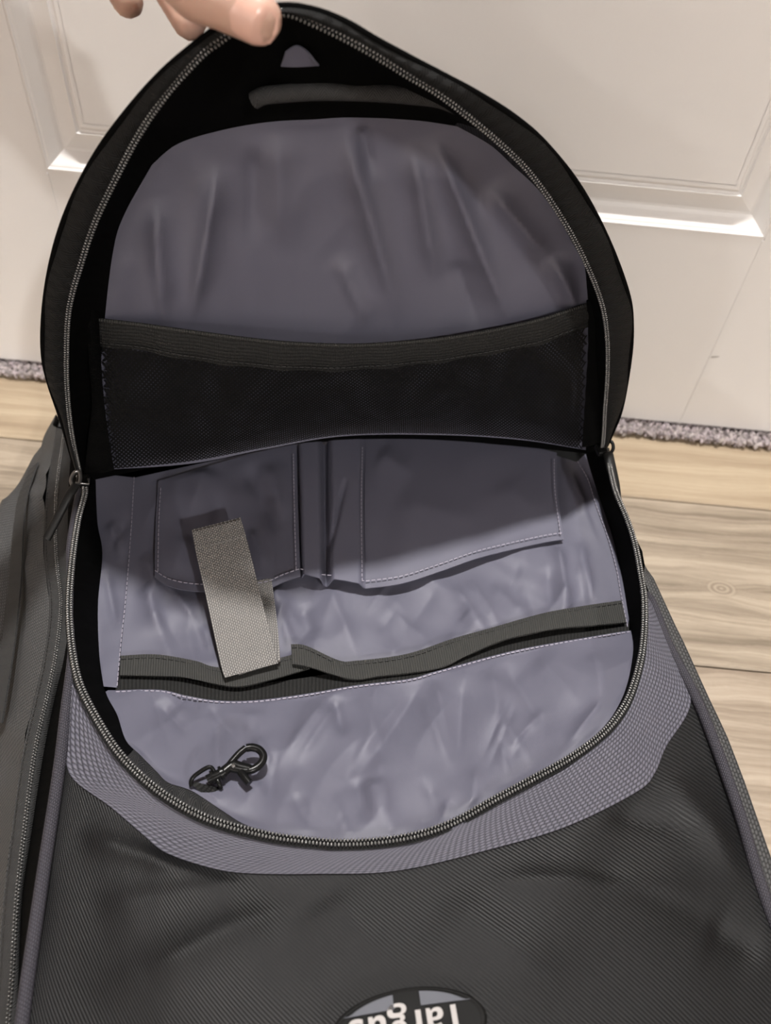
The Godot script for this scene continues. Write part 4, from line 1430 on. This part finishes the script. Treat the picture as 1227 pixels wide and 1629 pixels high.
func build_hand() -> void:
	var near := (bag_at * on_flap(408, 27, 0.0) - eye).dot(-cam_basis.z)     # how far the pinched edge is from the eye
	var tip := at_depth(410, 29, near - 0.0122)
	var ip := at_depth(316, -20, near - 0.0142)
	var mcp := at_depth(195, -120, near - 0.016)
	var cmc := at_depth(40, -320, near - 0.022)
	var k_index := at_depth(225, -270, near + 0.026)
	var k_mid := at_depth(145, -300, near + 0.032)
	var k_ring := at_depth(65, -310, near + 0.036)
	var k_little := at_depth(-10, -300, near + 0.036)
	var wrist := at_depth(-80, -640, near - 0.030)
	var elbow := Vector3(-0.42, 0.70, 0.62)
	var arm := wrist.lerp(elbow, 0.12)
	chains = [[0.012, [
		[wrist, k_index, 0.0160, 0.0105], [wrist, k_mid, 0.0160, 0.0105], [wrist, k_ring, 0.0160, 0.0100], [wrist, k_little, 0.0150, 0.0092],
		[k_index, k_mid, 0.0100, 0.0100], [k_mid, k_ring, 0.0100, 0.0096], [k_ring, k_little, 0.0096, 0.0090], [wrist, cmc, 0.0160, 0.0140],
		[wrist, arm, 0.0235, 0.0260], [arm, elbow, 0.0260, 0.0400]]],
		[0.004, [[cmc, mcp, 0.0150, 0.0118], [mcp, ip, 0.0116, 0.0098], [ip, tip, 0.0100, 0.0084]]]]
	# index behind the flap under the thumb, then the longer fingers hanging beside it
	var fingers := [
		[k_index, at_depth(260, -165, near + 0.048), at_depth(312, -74, near + 0.053), at_depth(358, -14, near + 0.048), 0.0084],
		[k_mid, at_depth(196, -160, near + 0.050), at_depth(252, -52, near + 0.055), at_depth(301, 34, near + 0.049), 0.0084],
		[k_ring, at_depth(115, -170, near + 0.056), at_depth(166, -75, near + 0.058), at_depth(203, 1, near + 0.054), 0.0080],
		[k_little, at_depth(25, -210, near + 0.052), at_depth(58, -135, near + 0.054), at_depth(88, -66, near + 0.052), 0.0072]]
	for f in fingers:
		var r: float = f[4]
		chains.append([0.004, [[f[0], f[1], r * 1.12, r * 1.04], [f[1], f[2], r * 1.04, r * 0.98], [f[2], f[3], r * 0.98, r * 0.86]]])
	var lo := elbow
	var hi := elbow
	for c in chains:
		for b in c[1]:
			for p in [b[0], b[1]]:
				lo = lo.min(p)
				hi = hi.max(p)
	var mesh := surface_nets(lo - Vector3.ONE * 0.05, hi + Vector3.ONE * 0.05, 0.0024)
	var o := put("person", mesh, M.skin, self)
	tag(o, "bare left hand pinching the top edge of the lifted flap between thumb and fingers", "person")
	# the thumbnail, on the side turned to the viewer
	var along := (tip - ip).normalized()
	var out := (eye - tip).normalized()
	out = (out - along * out.dot(along)).normalized()
	var across := along.cross(out).normalized()
	out = (out + across * 0.35 + Vector3(0.25, 0.0, 0.0)).normalized()
	out = (out - along * out.dot(along)).normalized()
	across = along.cross(out).normalized()
	var pts := PackedVector3Array()
	for j in 11:
		var t := j / 10.0
		for i in 13:
			var s := i / 12.0 * 2 - 1
			var w := 0.0062 * pow(maxf(0.0, 1 - pow(absf(t * 2 - 1), 3.2)), 0.35)
			var a := s * w
			var l := lerpf(-0.0070, 0.0085, t)
			var rr := 0.0093 - 0.0006 * t - 0.0016 * smoothstep(0.6, 1.0, t)
			pts.append(tip + along * l + across * a + out * (sqrt(maxf(1e-8, rr * rr - a * a)) - 0.0001 - 0.0042 * smoothstep(0.55, 1.0, t)))
	put("thumbnail", grid(pts, 12, 10, out, 0.0006), M.nail, o)

# ------------------------------------------------------------------
func _ready() -> void:
	# camera: about 47.6 degrees down, rolled a little
	var pitch := deg_to_rad(47.6)
	var roll := atan(0.095)
	var fw := Vector3(0, -sin(pitch), -cos(pitch))
	var flat_up := Vector3(0, cos(pitch), -sin(pitch))
	var right := Vector3.RIGHT * cos(roll) + flat_up * sin(roll)
	var upv := -Vector3.RIGHT * sin(roll) + flat_up * cos(roll)
	cam_basis = Basis(right, upv, -fw)
	var cam := Camera3D.new()
	cam.name = "camera"
	cam.transform = Transform3D(cam_basis, eye)
	cam.fov = rad_to_deg(2 * atan(HALF.y / FOCAL))
	cam.near = 0.02
	cam.far = 20
	var lens := CameraAttributesPhysical.new()
	lens.frustum_focal_length = 12.0 * FOCAL / HALF.y
	lens.exposure_aperture = 6.0
	lens.frustum_focus_distance = 0.42
	lens.frustum_near = 0.02
	lens.frustum_far = 20.0
	cam.attributes = lens
	add_child(cam)
	cam.current = true
	var env := Environment.new()
	env.background_mode = Environment.BG_COLOR
	env.background_color = Color(0.02, 0.02, 0.02)
	env.tonemap_mode = Environment.TONE_MAPPER_LINEAR
	env.tonemap_exposure = 1.0
	env.sdfgi_enabled = true
	env.ssao_enabled = true
	env.ssil_enabled = true
	var we := WorldEnvironment.new()
	we.name = "world_environment"
	we.environment = env
	add_child(we)
	rng.seed = 20
	noise.seed = 5
	noise.frequency = 1.0
	noise.fractal_octaves = 1
	crease.seed = 8
	crease.noise_type = FastNoiseLite.TYPE_SIMPLEX
	crease.frequency = 14.0
	crease.fractal_type = FastNoiseLite.FRACTAL_NONE
	make_materials()
	ceiling_light(Vector3(-0.02, 2.44, 0.09), 7.4, 0.05, "round recessed ceiling light nearest the white door")
	ceiling_light(Vector3(-2.9, 2.44, 5.2), 62.0, 0.14, "round recessed ceiling light at the far left of the room")
	ceiling_light(Vector3(1.5, 2.44, 2.9), 11.0, 0.06, "round recessed ceiling light at the right of the room")
	ceiling_light(Vector3(-0.8, 2.44, 6.2), 50.0, 0.14, "round recessed ceiling light farthest from the white door")
	var turn := deg_to_rad(12.0)
	bag_at = Transform3D(Basis(Vector3.UP, turn), Vector3(-0.022, 0, 0.288))
	build_room()
	build_backpack()
	build_hand()
